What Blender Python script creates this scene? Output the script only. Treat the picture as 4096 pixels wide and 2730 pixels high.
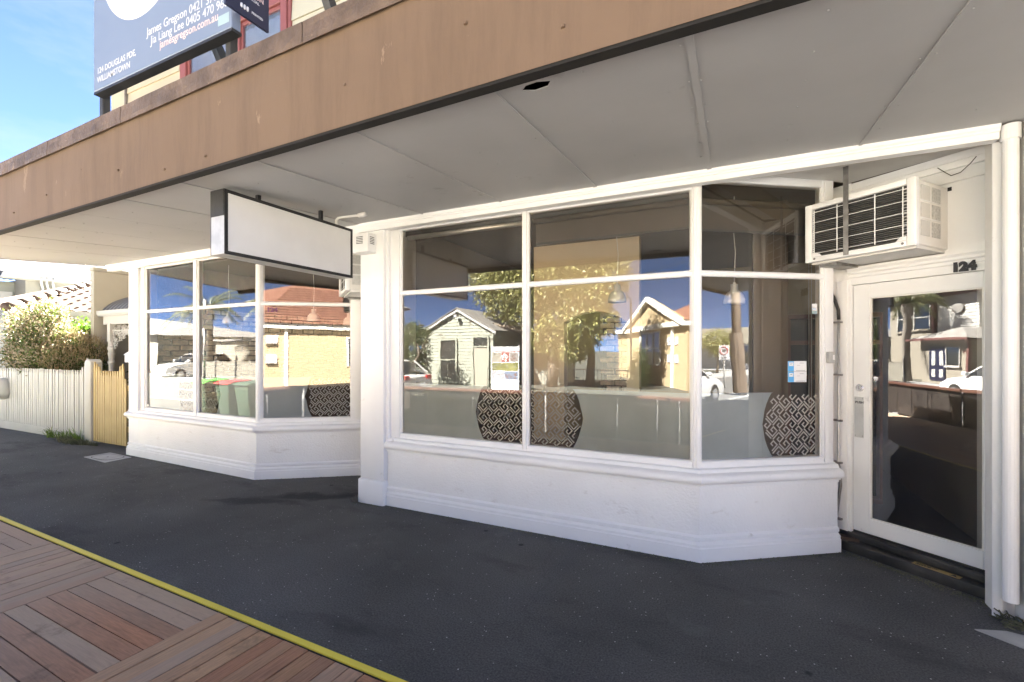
import bpy, bmesh, math, random
import numpy as np
from mathutils import Vector, Matrix
random.seed(11); RNG = np.random.default_rng(11)
PI = math.pi
for o in list(bpy.data.objects): bpy.data.objects.remove(o)
scn = bpy.context.scene
COL = scn.collection

# ------------------------------------------------------------------ camera
cam = bpy.data.cameras.new('camera'); camo = bpy.data.objects.new('camera', cam); COL.objects.link(camo)
cam.sensor_width = 36; cam.lens = 16.16; cam.shift_y = 0.010; cam.clip_start = 0.05; cam.clip_end = 3000
camo.location = (0, 0, 1.65); camo.rotation_euler = (PI/2, 0, math.radians(25.5))
scn.camera = camo
# ------------------------------------------------------------------ sky, sun, exposure
SUN_EL, SUN_AZ = math.radians(48), math.radians(-30)          # azimuth from +Y towards +X
wd = bpy.data.worlds.new('World'); scn.world = wd; wd.use_nodes = True
nt = wd.node_tree; nt.nodes.clear()
sky = nt.nodes.new('ShaderNodeTexSky'); sky.sky_type = 'NISHITA'; sky.sun_disc = False
sky.sun_elevation = SUN_EL; sky.sun_rotation = SUN_AZ; sky.altitude = 0; sky.air_density = 0.135; sky.dust_density = 0.0; sky.ozone_density = 4.5
bg = nt.nodes.new('ShaderNodeBackground'); bg.inputs[1].default_value = 0.05
wo = nt.nodes.new('ShaderNodeOutputWorld')
tc = nt.nodes.new('ShaderNodeTexCoord'); mp = nt.nodes.new('ShaderNodeMapping'); mp.inputs['Scale'].default_value = (1.2, 1.2, 3.4)
nz = nt.nodes.new('ShaderNodeTexNoise'); nz.inputs['Scale'].default_value = 2.3; nz.inputs['Detail'].default_value = 9; nz.inputs['Roughness'].default_value = .62
rp = nt.nodes.new('ShaderNodeValToRGB'); rp.color_ramp.elements[0].position = .36; rp.color_ramp.elements[1].position = .78
rp.color_ramp.elements[1].color = (.34, .34, .34, 1)
mx = nt.nodes.new('ShaderNodeMix'); mx.data_type = 'RGBA'; mx.inputs[7].default_value = (1.0, 1.0, 1.0, 1)
L = nt.links.new
L(tc.outputs['Generated'], mp.inputs[0]); L(mp.outputs[0], nz.inputs['Vector']); L(nz.outputs[0], rp.inputs[0])
L(rp.outputs[0], mx.inputs[0]); L(sky.outputs[0], mx.inputs[6]); L(mx.outputs[2], bg.inputs[0]); L(bg.outputs[0], wo.inputs[0])
sun = bpy.data.lights.new('sun', 'SUN'); sun.energy = 5.0; sun.angle = math.radians(.53); sun.color = (1, .99, .975)
suno = bpy.data.objects.new('sun', sun); COL.objects.link(suno)
tosun = Vector((math.cos(SUN_EL)*math.sin(SUN_AZ), math.cos(SUN_EL)*math.cos(SUN_AZ), math.sin(SUN_EL)))
suno.rotation_euler = (-tosun).to_track_quat('-Z', 'Y').to_euler(); suno.location = (10, 20, 30)
scn.view_settings.view_transform = 'Standard'; scn.view_settings.look = 'None'
scn.view_settings.exposure = 4.92; scn.view_settings.gamma = 1
scn.view_settings.use_white_balance = True; scn.view_settings.white_balance_temperature = 7250; scn.view_settings.white_balance_tint = 9
scn.render.engine = 'CYCLES'
scn.cycles.max_bounces = 9; scn.cycles.diffuse_bounces = 4; scn.cycles.glossy_bounces = 4; scn.cycles.transparent_max_bounces = 16

# ------------------------------------------------------------------ helpers
W = {}                                                        # world position of every parent
def link(o): COL.objects.link(o); return o
def props(o, label=None, cat=None, group=None, kind=None):
    if label: o['label'] = label
    if cat: o['category'] = cat
    if group: o['group'] = group
    if kind: o['kind'] = kind
    return o
def empty(name, loc, label=None, cat=None, group=None):
    o = link(bpy.data.objects.new(name, None)); o.location = loc; o.empty_display_size = .1; W[o] = Vector(loc)
    return props(o, label, cat, group)
class Fr:                                                     # a vertical plane: s along, o outwards (to the street)
    def __init__(s, A, d):
        l = math.hypot(*d); s.A = A; s.d = (d[0]/l, d[1]/l); s.n = (s.d[1], -s.d[0])
    def p(s, a, o=0, z=0): return (s.A[0]+s.d[0]*a+s.n[0]*o, s.A[1]+s.d[1]*a+s.n[1]*o, z)
class MB:
    def __init__(s): s.v = []; s.f = []
    def add(s, vs, fs):
        k = len(s.v); s.v += [tuple(p) for p in vs]; s.f += [tuple(i+k for i in f) for f in fs]; return s
    def hexa(s, c): return s.add(c, [(0,3,2,1),(4,5,6,7),(0,1,5,4),(1,2,6,5),(2,3,7,6),(3,0,4,7)])
    def box(s, x0, x1, y0, y1, z0, z1):
        return s.hexa([(x0,y0,z0),(x1,y0,z0),(x1,y1,z0),(x0,y1,z0),(x0,y0,z1),(x1,y0,z1),(x1,y1,z1),(x0,y1,z1)])
    def fbox(s, fr, a0, a1, o0, o1, z0, z1):
        return s.hexa([fr.p(a0,o1,z0),fr.p(a1,o1,z0),fr.p(a1,o0,z0),fr.p(a0,o0,z0),fr.p(a0,o1,z1),fr.p(a1,o1,z1),fr.p(a1,o0,z1),fr.p(a0,o0,z1)])
    def prism(s, pts, z0, z1):
        n = len(pts)
        s.add([(x,y,z0) for x,y in pts]+[(x,y,z1) for x,y in pts], [tuple(range(n))[::-1], tuple(range(n,2*n))]+[(i,(i+1)%n,n+(i+1)%n,n+i) for i in range(n)]); return s
    def extr(s, pts, vec):
        n = len(pts); q = [tuple(p[i]+vec[i] for i in range(3)) for p in pts]
        return s.add(list(pts)+q, [tuple(range(n))[::-1], tuple(range(n,2*n))]+[(i,(i+1)%n,n+(i+1)%n,n+i) for i in range(n)])
    def quad(s, *p): return s.add(p, [tuple(range(len(p)))])
    def tube(s, pts, r, n=10, cap=True):
        pts = [Vector(p) for p in pts]; rs = r if isinstance(r, (list,tuple)) else [r]*len(pts)
        rings = []; up = None
        for i, p in enumerate(pts):
            t = (pts[min(i+1,len(pts)-1)]-pts[max(i-1,0)]).normalized()
            if up is None: up = Vector((0,0,1)) if abs(t.z) < .9 else Vector((1,0,0))
            a = t.cross(up).normalized(); b = a.cross(t).normalized(); up = b
            rings.append([p+(a*math.cos(2*PI*k/n)+b*math.sin(2*PI*k/n))*rs[i] for k in range(n)])
        vs = [q for R in rings for q in R]; fs = []
        for i in range(len(pts)-1):
            for k in range(n): fs.append((i*n+k, i*n+(k+1)%n, (i+1)*n+(k+1)%n, (i+1)*n+k))
        if cap: fs += [tuple(range(n))[::-1], tuple(range((len(pts)-1)*n, len(pts)*n))]
        return s.add(vs, fs)
    def lathe(s, c, prof, n=16, cap=True):
        vs = [(c[0]+r*math.cos(2*PI*k/n), c[1]+r*math.sin(2*PI*k/n), c[2]+z) for r, z in prof for k in range(n)]; fs = []
        for i in range(len(prof)-1):
            for k in range(n): fs.append((i*n+k, i*n+(k+1)%n, (i+1)*n+(k+1)%n, (i+1)*n+k))
        if cap: fs += [tuple(range(n))[::-1], tuple(range((len(prof)-1)*n, len(prof)*n))]
        return s.add(vs, fs)
    def sweep(s, path, prof):                                 # closed profile (o, z) mitred along a plan path
        N = []
        for i in range(len(path)-1):
            dx, dy = path[i+1][0]-path[i][0], path[i+1][1]-path[i][1]; l = math.hypot(dx,dy); N.append((dy/l,-dx/l))
        m = []
        for i in range(len(path)):
            if i == 0: m.append(N[0])
            elif i == len(path)-1: m.append(N[-1])
            else:
                a, b = N[i-1], N[i]; k = 1+a[0]*b[0]+a[1]*b[1]; m.append(((a[0]+b[0])/k, (a[1]+b[1])/k))
        n = len(prof)
        vs = [(path[i][0]+m[i][0]*o, path[i][1]+m[i][1]*o, z) for i in range(len(path)) for o, z in prof]
        fs = [tuple(range(n)), tuple(range((len(path)-1)*n, len(path)*n))[::-1]]
        for i in range(len(path)-1):
            for k in range(n): fs.append((i*n+k, (i+1)*n+k, (i+1)*n+(k+1)%n, i*n+(k+1)%n))
        return s.add(vs, fs)
    def build(s, name, mat, parent=None, smooth=False, bevel=0, recalc=True, at=None, seg=1):
        if at is not None: org = Vector(at)
        elif parent is not None: org = W[parent]
        else:
            a = np.array(s.v); org = Vector(((a[:,0].min()+a[:,0].max())/2, (a[:,1].min()+a[:,1].max())/2, a[:,2].min()))
        me = bpy.data.meshes.new(name); me.from_pydata([(p[0]-org.x, p[1]-org.y, p[2]-org.z) for p in s.v], [], s.f)
        if recalc:
            bm = bmesh.new(); bm.from_mesh(me); bmesh.ops.recalc_face_normals(bm, faces=bm.faces); bm.to_mesh(me); bm.free()
        if smooth:
            me.polygons.foreach_set('use_smooth', [True]*len(me.polygons))
        if mat is not None: me.materials.append(mat)
        o = link(bpy.data.objects.new(name, me))
        if parent is not None: o.parent = parent; o.location = org-W[parent]; W[o] = org
        else: o.location = org; W[o] = org
        if bevel:
            md = o.modifiers.new('bevel', 'BEVEL'); md.width = bevel; md.segments = seg; md.limit_method = 'ANGLE'; md.angle_limit = .6
            if seg > 1: me.polygons.foreach_set('use_smooth', [True]*len(me.polygons))
        return o
def piece(name, me, loc, parent, rot=(0,0,0), scale=(1,1,1)):  # a piece that shares its mesh
    o = link(bpy.data.objects.new(name, me)); o.parent = parent; o.location = Vector(loc)-W[parent]; o.rotation_euler = rot; o.scale = scale; return o
def mesh_of(mb, name, mat, smooth=False):
    me = bpy.data.meshes.new(name); me.from_pydata(mb.v, [], mb.f)
    bm = bmesh.new(); bm.from_mesh(me); bmesh.ops.recalc_face_normals(bm, faces=bm.faces); bm.to_mesh(me); bm.free()
    if smooth: me.polygons.foreach_set('use_smooth', [True]*len(me.polygons))
    me.materials.append(mat); return me
def text(name, s, size, org, ax, ay, mat, parent, ext=.0015, bold=0, align='LEFT', shear=0, sx=1):
    """flat lettering: org world point, ax / ay the writing and the up direction"""
    cu = bpy.data.curves.new(name, 'FONT'); cu.body = s; cu.size = size; cu.extrude = ext; cu.offset = bold; cu.align_x = align; cu.shear = shear; cu.resolution_u = 3
    to = link(bpy.data.objects.new(name+'_tmp', cu)); bpy.context.view_layer.update()
    me = bpy.data.meshes.new_from_object(to.evaluated_get(bpy.context.evaluated_depsgraph_get())); bpy.data.objects.remove(to); bpy.data.curves.remove(cu)
    ax = Vector(ax).normalized(); ay = Vector(ay).normalized(); az = ax.cross(ay)
    M = Matrix((( ax.x*sx, ay.x, az.x, 0), (ax.y*sx, ay.y, az.y, 0), (ax.z*sx, ay.z, az.z, 0), (0,0,0,1)))
    me.transform(M); me.materials.clear(); me.materials.append(mat); me.name = name
    o = link(bpy.data.objects.new(name, me)); o.parent = parent; o.location = Vector(org)-W[parent]; return o
def copy_tree(o, loc, parent=None):
    c = link(o.copy()); c.parent = parent
    if parent is None: c.location = loc; W[c] = Vector(loc)
    for ch in o.children: copy_tree(ch, None, c)
    return c

# ------------------------------------------------------------------ materials
def mk(name):
    m = bpy.data.materials.new(name); m.use_nodes = True; t = m.node_tree; return m, t, t.nodes['Principled BSDF'], t.links.new
def nd(t, k, **kw):
    n = t.nodes.new(k)
    for a, b in kw.items(): setattr(n, a, b)
    return n
def noise(t, l, scale, vec=None, detail=5, rough=.55, stretch=None):
    n = nd(t, 'ShaderNodeTexNoise'); n.inputs['Scale'].default_value = scale; n.inputs['Detail'].default_value = detail; n.inputs['Roughness'].default_value = rough
    if vec is not None:
        if stretch:
            mpn = nd(t, 'ShaderNodeMapping'); mpn.inputs['Scale'].default_value = stretch; l(vec, mpn.inputs[0]); vec = mpn.outputs[0]
        l(vec, n.inputs['Vector'])
    return n
def ramp(t, l, src, pts):
    r = nd(t, 'ShaderNodeValToRGB'); e = r.color_ramp.elements
    while len(e) < len(pts): e.new(.5)
    for k, (p, c) in enumerate(pts): e[k].position = p; e[k].color = c if len(c) == 4 else (*c, 1)
    l(src, r.inputs[0]); return r
def g3(v): return (v, v, v, 1)
def mixc(t, l, fac, a, b, mode='MIX'):
    m = nd(t, 'ShaderNodeMix', data_type='RGBA', blend_type=mode)
    for s_, i in ((fac,0),(a,6),(b,7)):
        if hasattr(s_, 'is_output') or hasattr(s_, 'links'): l(s_, m.inputs[i])
        else: m.inputs[i].default_value = s_ if i == 0 else (*s_[:3], 1)
    return m.outputs[2]
def pos(t): return nd(t, 'ShaderNodeNewGeometry').outputs['Position']
def pm(name, c1, c2=None, scale=3, rough=.6, bump=0, bscale=40, metal=0, stretch=None, lo=.35, hi=.65, spec=.4, coord='pos', dirt=None, rrough=0, bdist=.01):
    """painted / mineral surface: two tones by noise, optional dirt flecks and relief"""
    m, t, b, l = mk(name)
    vec = pos(t) if coord == 'pos' else nd(t, 'ShaderNodeTexCoord').outputs['Object']
    out = None
    if c2 is not None:
        r = ramp(t, l, noise(t, l, scale, vec, stretch=stretch).outputs[0], [(lo, c1), (hi, c2)]); out = r.outputs[0]
    if dirt:                                                  # (colour, scale, threshold, stretch)
        dn = noise(t, l, dirt[1], vec, detail=9, rough=.68, stretch=dirt[3] if len(dirt) > 3 else None)
        dr = ramp(t, l, dn.outputs[0], [(dirt[2], g3(0)), (min(1, dirt[2]+.12), g3(1))])
        out = mixc(t, l, dr.outputs[0], out if out is not None else c1, dirt[0])
    if out is not None: l(out, b.inputs['Base Color'])
    else: b.inputs['Base Color'].default_value = (*c1, 1)
    b.inputs['Roughness'].default_value = rough; b.inputs['Metallic'].default_value = metal; b.inputs['Specular IOR Level'].default_value = spec
    if bump:
        bn = noise(t, l, bscale, vec, detail=6); bu = nd(t, 'ShaderNodeBump'); bu.inputs['Strength'].default_value = bump; bu.inputs['Distance'].default_value = bdist
        l(bn.outputs[0], bu.inputs['Height']); l(bu.outputs[0], b.inputs['Normal'])
    return m
M = {}
M['white'] = pm('white_paint', (.83,.835,.835), (.78,.785,.785), 1.6, .42, .12, 35, dirt=((.50,.48,.45), 5.0, .655))
M['white_render'] = pm('white_render', (.84,.84,.83), (.78,.78,.77), 1.3, .6, .5, 55, dirt=((.66,.64,.61), 4.5, .60, (1,1,2.2)), bdist=.012)
M['white_old'] = pm('white_old_paint', (.78,.77,.745), (.68,.665,.64), 2.5, .5, .3, 25, dirt=((.22,.205,.19), 9, .68))
M['grey_white'] = pm('grey_white_paint', (.66,.65,.63), (.58,.57,.55), 2.0, .5, .15, 30, dirt=((.25,.24,.22), 6, .70))
M['soffit'] = pm('soffit_paint', (.42,.42,.42), (.375,.375,.375), .9, .55, .1, 25, dirt=((.26,.25,.24), 2.2, .64))
M['black'] = pm('black_paint', (.018,.018,.019), (.035,.034,.034), 6, .45, .15, 30)
M['blackwood'] = pm('black_timber', (.015,.015,.015), (.05,.048,.045), 5, .5, .4, 18, stretch=(1,1,.3))
M['dark'] = pm('dark_void', (.012,.011,.010), rough=.8)
M['steel'] = pm('worn_steel', (.33,.32,.31), (.16,.155,.15), 7, .42, .1, 40, metal=.55)
M['galv'] = pm('galvanised', (.55,.55,.54), (.42,.42,.42), 9, .42, .05, 40, metal=.5)
M['chrome'] = pm('chrome', (.75,.75,.75), rough=.18, metal=1)
M['satin'] = pm('satin_aluminium', (.62,.62,.61), (.50,.50,.49), 6, .38, metal=.8)
M['cream'] = pm('cream_weatherboard', (.46,.385,.255), (.42,.35,.23), 1.5, .5, .1, 25)
M['red'] = pm('oxblood_trim', (.20,.055,.045), (.26,.08,.065), 3, .45, .1, 30)
M['rubber'] = pm('rubber', (.02,.02,.02), (.05,.05,.05), 14, .65, .3, 30)
M['yellow'] = pm('yellow_strip', (.92,.76,.10), (.84,.68,.085), 3, .5, .1, 60, dirt=((.10,.09,.05), 14, .70))
M['concrete'] = pm('pale_concrete', (.46,.455,.44), (.36,.355,.345), 4, .8, .3, 60)
M['kerb'] = pm('kerb_concrete', (.33,.33,.328), (.26,.26,.258), 3, .85, .4, 40)
M['picket'] = pm('picket_cream', (.43,.42,.385), (.39,.38,.345), 2.5, .55, .15, 30, dirt=((.40,.37,.30), 7, .70))
M['farpicket'] = pm('far_picket_cream', (.27,.255,.215), (.24,.225,.19), 2.5, .6)
M['gate'] = pm('gate_yellow', (.46,.34,.145), (.40,.29,.12), 3, .55, .15, 30)
M['creamwall'] = pm('cream_render', (.36,.335,.28), (.33,.305,.25), 1.2, .7, .2, 40)
M['stonewall'] = pm('warm_grey_render', (.25,.237,.205), (.225,.212,.185), 1.2, .7, .2, 40)
M['paleboard'] = pm('pale_board', (.28,.285,.25), (.255,.26,.225), 1.5, .6, .1, 30)
M['zinc'] = pm('zinc_roof', (.17,.17,.173), (.14,.14,.145), 2, .35, metal=.35)
M['gutter'] = pm('gutter_white', (.46,.45,.43), (.42,.41,.39), 2, .45)
M['gutter_grey'] = pm('gutter_grey', (.30,.30,.295), (.27,.27,.265), 2, .45)
M['lace'] = pm('lace_white', (.48,.465,.43), rough=.5)
M['bark'] = pm('bark', (.115,.09,.07), (.20,.165,.13), 7, .85, .8, 14, stretch=(1,1,.25))
M['palm_bark'] = pm('palm_bark', (.28,.25,.215), (.19,.165,.14), 6, .85, .7, 9, stretch=(.3,.3,4))
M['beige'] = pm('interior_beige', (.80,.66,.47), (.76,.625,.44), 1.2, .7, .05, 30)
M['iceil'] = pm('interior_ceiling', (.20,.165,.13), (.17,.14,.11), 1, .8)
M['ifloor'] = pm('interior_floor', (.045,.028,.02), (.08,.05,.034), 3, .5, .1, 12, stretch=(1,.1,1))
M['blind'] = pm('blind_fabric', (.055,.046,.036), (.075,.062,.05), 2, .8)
M['lampwhite'] = pm('lamp_enamel', (.80,.79,.76), rough=.3)
M['paper'] = pm('paper', (.82,.82,.82), rough=.6)
M['blue'] = pm('print_blue', (.10,.42,.78), rough=.5)
M['ink'] = pm('print_ink', (.02,.02,.025), rough=.5)
M['inkgrey'] = pm('print_grey', (.28,.28,.30), rough=.5)
M['violet'] = pm('vinyl_violet', (.13,.03,.10), rough=.4)
M['sticker'] = pm('sticker_green', (.30,.40,.42), rough=.4)
M['navyboard'] = pm('board_blue', (.155,.195,.265), (.18,.22,.29), 1.0, .32)
M['navy'] = pm('board_navy', (.018,.02,.045), rough=.35)
M['letterwhite'] = pm('letter_white', (.60,.60,.62), rough=.4)
M['letterpink'] = pm('letter_rose', (.66,.50,.47), rough=.4)
M['acrylic'] = pm('sign_acrylic', (.74,.735,.72), (.66,.655,.64), 1.6, .3, dirt=((.45,.43,.40), 2.6, .68))
M['acfin'] = pm('fins_dark', (.075,.075,.075), (.12,.12,.118), 8, .5, metal=.3)
M['acmesh'] = pm('filter_mesh', (.42,.42,.41), (.60,.60,.58), 60, .6, .8, 90)
M['greybox'] = pm('grey_plastic', (.42,.42,.42), rough=.45)
M['tar'] = pm('road_asphalt', (.115,.115,.114), (.135,.134,.133), 1.2, .85, .3, 60)
M['gravelground'] = pm('ground_grass', (.075,.078,.062), (.10,.10,.085), 2, .9, .4, 15)
M['binbody'] = pm('bin_green', (.035,.06,.04), (.045,.075,.05), 3, .45)
M['binlid_green'] = pm('lid_green', (.08,.45,.06), rough=.4)
M['binlid_red'] = pm('lid_red', (.50,.04,.04), rough=.4)
M['ybrick_trim'] = pm('white_trim', (.76,.74,.68), rough=.5)
M['terracotta'] = pm('terracotta', (.20,.095,.065), (.165,.075,.05), 3, .7, .3, 14)
M['greyroof'] = pm('grey_roof', (.26,.25,.235), (.20,.19,.18), 3, .5, .2, 12)
M['creamhouse'] = pm('cream_house', (.27,.245,.20), (.245,.22,.18), 1.5, .7, .2, 30)
M['maroon'] = pm('maroon_trim', (.13,.055,.05), rough=.5)
M['deckrail'] = pm('rail_redwood', (.13,.06,.042), (.10,.047,.034), 4, .45, .2, 14)
M['deckdark'] = pm('fence_dark', (.025,.02,.018), (.045,.037,.033), 5, .5, .3, 14)
M['poletimber'] = pm('pole_timber', (.10,.075,.058), (.155,.12,.095), 5, .85, .6, 10, stretch=(1,1,.15))
M['tyre'] = pm('tyre', (.02,.02,.02), rough=.8)
M['carglass'] = pm('car_glass', (.015,.018,.02), rough=.05, spec=.8)
M['redlamp'] = pm('red_lamp', (.4,.02,.02), rough=.2)
M['redjoinery'] = pm('red_joinery', (.17,.06,.035), (.12,.045,.03), 3, .4)
M['twig'] = pm('twig', (.12,.10,.085), (.20,.17,.14), 8, .8)
def carpaint(name, c):
    m, t, b, l = mk(name); b.inputs['Base Color'].default_value = (*c, 1); b.inputs['Roughness'].default_value = .3; b.inputs['Coat Weight'].default_value = .8; b.inputs['Metallic'].default_value = .1
    return m
M['carwhite'] = carpaint('car_white', (.78,.78,.77)); M['carsilver'] = carpaint('car_silver', (.50,.51,.52)); M['cargrey'] = carpaint('car_grey', (.12,.13,.14))

def leafmat(name, c1, c2, trans=.25):
    m, t, b, l = mk(name); n = noise(t, l, 2.2, pos(t), detail=3); n2 = noise(t, l, 23, pos(t), detail=1)
    a = nd(t, 'ShaderNodeMath', operation='MULTIPLY_ADD'); l(n2.outputs[0], a.inputs[0]); a.inputs[1].default_value = .7; l(n.outputs[0], a.inputs[2])
    r = ramp(t, l, a.outputs[0], [(.62, c1), (1.0, c2)]); l(r.outputs[0], b.inputs['Base Color']); b.inputs['Roughness'].default_value = .5
    tr = nd(t, 'ShaderNodeBsdfTranslucent'); l(r.outputs[0], tr.inputs[0]); ms = nd(t, 'ShaderNodeMixShader'); ms.inputs[0].default_value = trans
    l(b.outputs[0], ms.inputs[1]); l(tr.outputs[0], ms.inputs[2]); l(ms.outputs[0], t.nodes['Material Output'].inputs[0]); return m
M['leaf_shrub'] = leafmat('leaf_shrub', (.045,.075,.018), (.12,.15,.04))
M['leaf_dark'] = leafmat('leaf_dark', (.022,.042,.012), (.055,.085,.022))
M['leaf_bright'] = leafmat('leaf_bright', (.06,.13,.015), (.12,.22,.03))
M['flower'] = leafmat('flower_cream', (.22,.165,.095), (.36,.30,.205))
M['flower_dry'] = leafmat('flower_dry', (.20,.145,.075), (.32,.255,.145))
M['leaf_tree'] = leafmat('leaf_tree', (.08,.09,.025), (.34,.33,.13))
M['leaf_ivy'] = leafmat('leaf_ivy', (.035,.055,.015), (.10,.125,.04))
M['frond'] = leafmat('frond', (.045,.06,.02), (.13,.14,.06))
M['grassblade'] = leafmat('grass_blade', (.06,.12,.015), (.16,.24,.04))
M['weed_dry'] = leafmat('weed_dry', (.07,.08,.045), (.16,.16,.10))

def asphalt():
    m, t, b, l = mk('footpath_asphalt'); p = pos(t)
    big = noise(t, l, .8, p, detail=4); mid = noise(t, l, 95, p, detail=4, rough=.7)
    c = ramp(t, l, big.outputs[0], [(.28, (.088,.087,.085)), (.72, (.15,.148,.145))]).outputs[0]
    c = mixc(t, l, .75, c, ramp(t, l, mid.outputs[0], [(.33, g3(.38)), (.68, g3(1.5))]).outputs[0], 'MULTIPLY')
    vo = nd(t, 'ShaderNodeTexVoronoi'); vo.inputs['Scale'].default_value = 26; l(p, vo.inputs['Vector'])
    sp = ramp(t, l, vo.outputs['Distance'], [(.07, g3(1)), (.12, g3(0))])
    se = ramp(t, l, vo.outputs['Color'], [(.60, g3(0)), (.62, g3(1))])
    k = nd(t, 'ShaderNodeMath', operation='MULTIPLY'); l(sp.outputs[0], k.inputs[0]); l(se.outputs[0], k.inputs[1])
    c = mixc(t, l, k.outputs[0], c, (.60,.595,.58))
    st = noise(t, l, 1.1, p, detail=7, rough=.6, stretch=(.7,1.6,1)); sr = ramp(t, l, st.outputs[0], [(.56, g3(0)), (.70, g3(.65))])
    c = mixc(t, l, sr.outputs[0], c, (.045,.043,.043))
    du = noise(t, l, 2.3, p, detail=9, rough=.7); c = mixc(t, l, ramp(t, l, du.outputs[0], [(.58, g3(0)), (.78, g3(.5))]).outputs[0], c, (.21,.205,.195))
    gm = nd(t, 'ShaderNodeTexVoronoi'); gm.inputs['Scale'].default_value = 2.1; l(p, gm.inputs['Vector']); gs = ramp(t, l, gm.outputs['Distance'], [(.035, g3(.8)), (.06, g3(0))]); c = mixc(t, l, gs.outputs[0], c, (.03,.03,.03))
    ck = nd(t, 'ShaderNodeTexVoronoi', feature='DISTANCE_TO_EDGE'); ck.inputs['Scale'].default_value = .55
    wv = nd(t, 'ShaderNodeVectorMath', operation='MULTIPLY_ADD'); l(noise(t, l, 3, p, detail=6).outputs['Color'], wv.inputs[0]); wv.inputs[1].default_value = (.5,.5,0); l(p, wv.inputs[2]); l(wv.outputs[0], ck.inputs['Vector'])
    c = mixc(t, l, ramp(t, l, ck.outputs['Distance'], [(.0015, g3(.16)), (.005, g3(0))]).outputs[0], c, (.03,.03,.03))
    def stain(cx, cy, rot, sx, sy, amt):                      # an old spill with a ragged outline
        mpn = nd(t, 'ShaderNodeMapping', vector_type='TEXTURE'); mpn.inputs['Location'].default_value = (cx,cy,0); mpn.inputs['Rotation'].default_value = (0,0,rot); mpn.inputs['Scale'].default_value = (sx,sy,1)
        wv2 = nd(t, 'ShaderNodeVectorMath', operation='MULTIPLY_ADD'); l(noise(t, l, 2.6, p, detail=6, rough=.6).outputs['Color'], wv2.inputs[0]); wv2.inputs[1].default_value = (.55,.55,0); l(p, wv2.inputs[2]); l(wv2.outputs[0], mpn.inputs[0])
        gd = nd(t, 'ShaderNodeTexGradient', gradient_type='SPHERICAL'); l(mpn.outputs[0], gd.inputs[0]); return ramp(t, l, gd.outputs['Fac'], [(.05, g3(0)), (.55, g3(amt))]).outputs[0]
    for a in ((-4.25,3.78,.50,.85,.16,.75), (-4.75,3.35,.25,.75,.12,.6), (-2.75,3.93,.05,.55,.10,.7)): c = mixc(t, l, stain(a[0]+.27,a[1]+.27,*a[2:]), c, (.034,.033,.033))
    l(c, b.inputs['Base Color']); b.inputs['Roughness'].default_value = .88; b.inputs['Specular IOR Level'].default_value = .15
    bn = noise(t, l, 240, p, detail=4); bu = nd(t, 'ShaderNodeBump'); bu.inputs['Strength'].default_value = .7; bu.inputs['Distance'].default_value = .008
    l(bn.outputs[0], bu.inputs['Height']); l(bu.outputs[0], b.inputs['Normal']); return m
M['asphalt'] = asphalt()

def deckwood():
    m, t, b, l = mk('deck_timber'); tcn = nd(t, 'ShaderNodeTexCoord'); oi = nd(t, 'ShaderNodeObjectInfo')
    off = nd(t, 'ShaderNodeVectorMath', operation='MULTIPLY_ADD'); cb = nd(t, 'ShaderNodeCombineXYZ')
    for i in range(3): l(oi.outputs['Random'], cb.inputs[i])
    l(cb.outputs[0], off.inputs[0]); off.inputs[1].default_value = (37, 19, 11); l(tcn.outputs['Object'], off.inputs[2]); v = off.outputs[0]
    base = ramp(t, l, oi.outputs['Random'], [(0, (.50,.235,.13)), (.25, (.36,.20,.125)), (.5, (.58,.31,.155)), (.75, (.43,.26,.165)), (1, (.50,.235,.13))])
    gr = noise(t, l, 6, v, detail=8, rough=.65, stretch=(1.2, 16, 16)); c = mixc(t, l, .7, base.outputs[0], ramp(t, l, gr.outputs[0], [(.3, g3(.55)), (.7, g3(1.35))]).outputs[0], 'MULTIPLY')
    we = noise(t, l, .75, pos(t), detail=6, rough=.6); se = nd(t, 'ShaderNodeSeparateXYZ'); l(pos(t), se.inputs[0])
    mr = nd(t, 'ShaderNodeMapRange'); l(se.outputs[0], mr.inputs[0]); mr.inputs[1].default_value = -2.0; mr.inputs[2].default_value = -6.0
    ad = nd(t, 'ShaderNodeMath', operation='MULTIPLY_ADD'); l(we.outputs[0], ad.inputs[0]); ad.inputs[1].default_value = .5; l(mr.outputs[0], ad.inputs[2])
    a3 = nd(t, 'ShaderNodeMath', operation='MULTIPLY_ADD'); l(oi.outputs['Random'], a3.inputs[0]); a3.inputs[1].default_value = .55; l(ad.outputs[0], a3.inputs[2]); ad = a3
    wr = ramp(t, l, ad.outputs[0], [(.45, g3(.05)), (1.4, g3(.68))]); c = mixc(t, l, wr.outputs[0], c, (.52,.43,.33))
    st = noise(t, l, 3.4, pos(t), detail=8, rough=.7); c = mixc(t, l, ramp(t, l, st.outputs[0], [(.56, g3(0)), (.72, g3(.55))]).outputs[0], c, (.075,.062,.045))
    l(c, b.inputs['Base Color']); b.inputs['Roughness'].default_value = .65; b.inputs['Specular IOR Level'].default_value = .1
    bu = nd(t, 'ShaderNodeBump'); bu.inputs['Strength'].default_value = .35; bu.inputs['Distance'].default_value = .004; l(gr.outputs[0], bu.inputs['Height']); l(bu.outputs[0], b.inputs['Normal']); return m
M['deck'] = deckwood()

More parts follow.
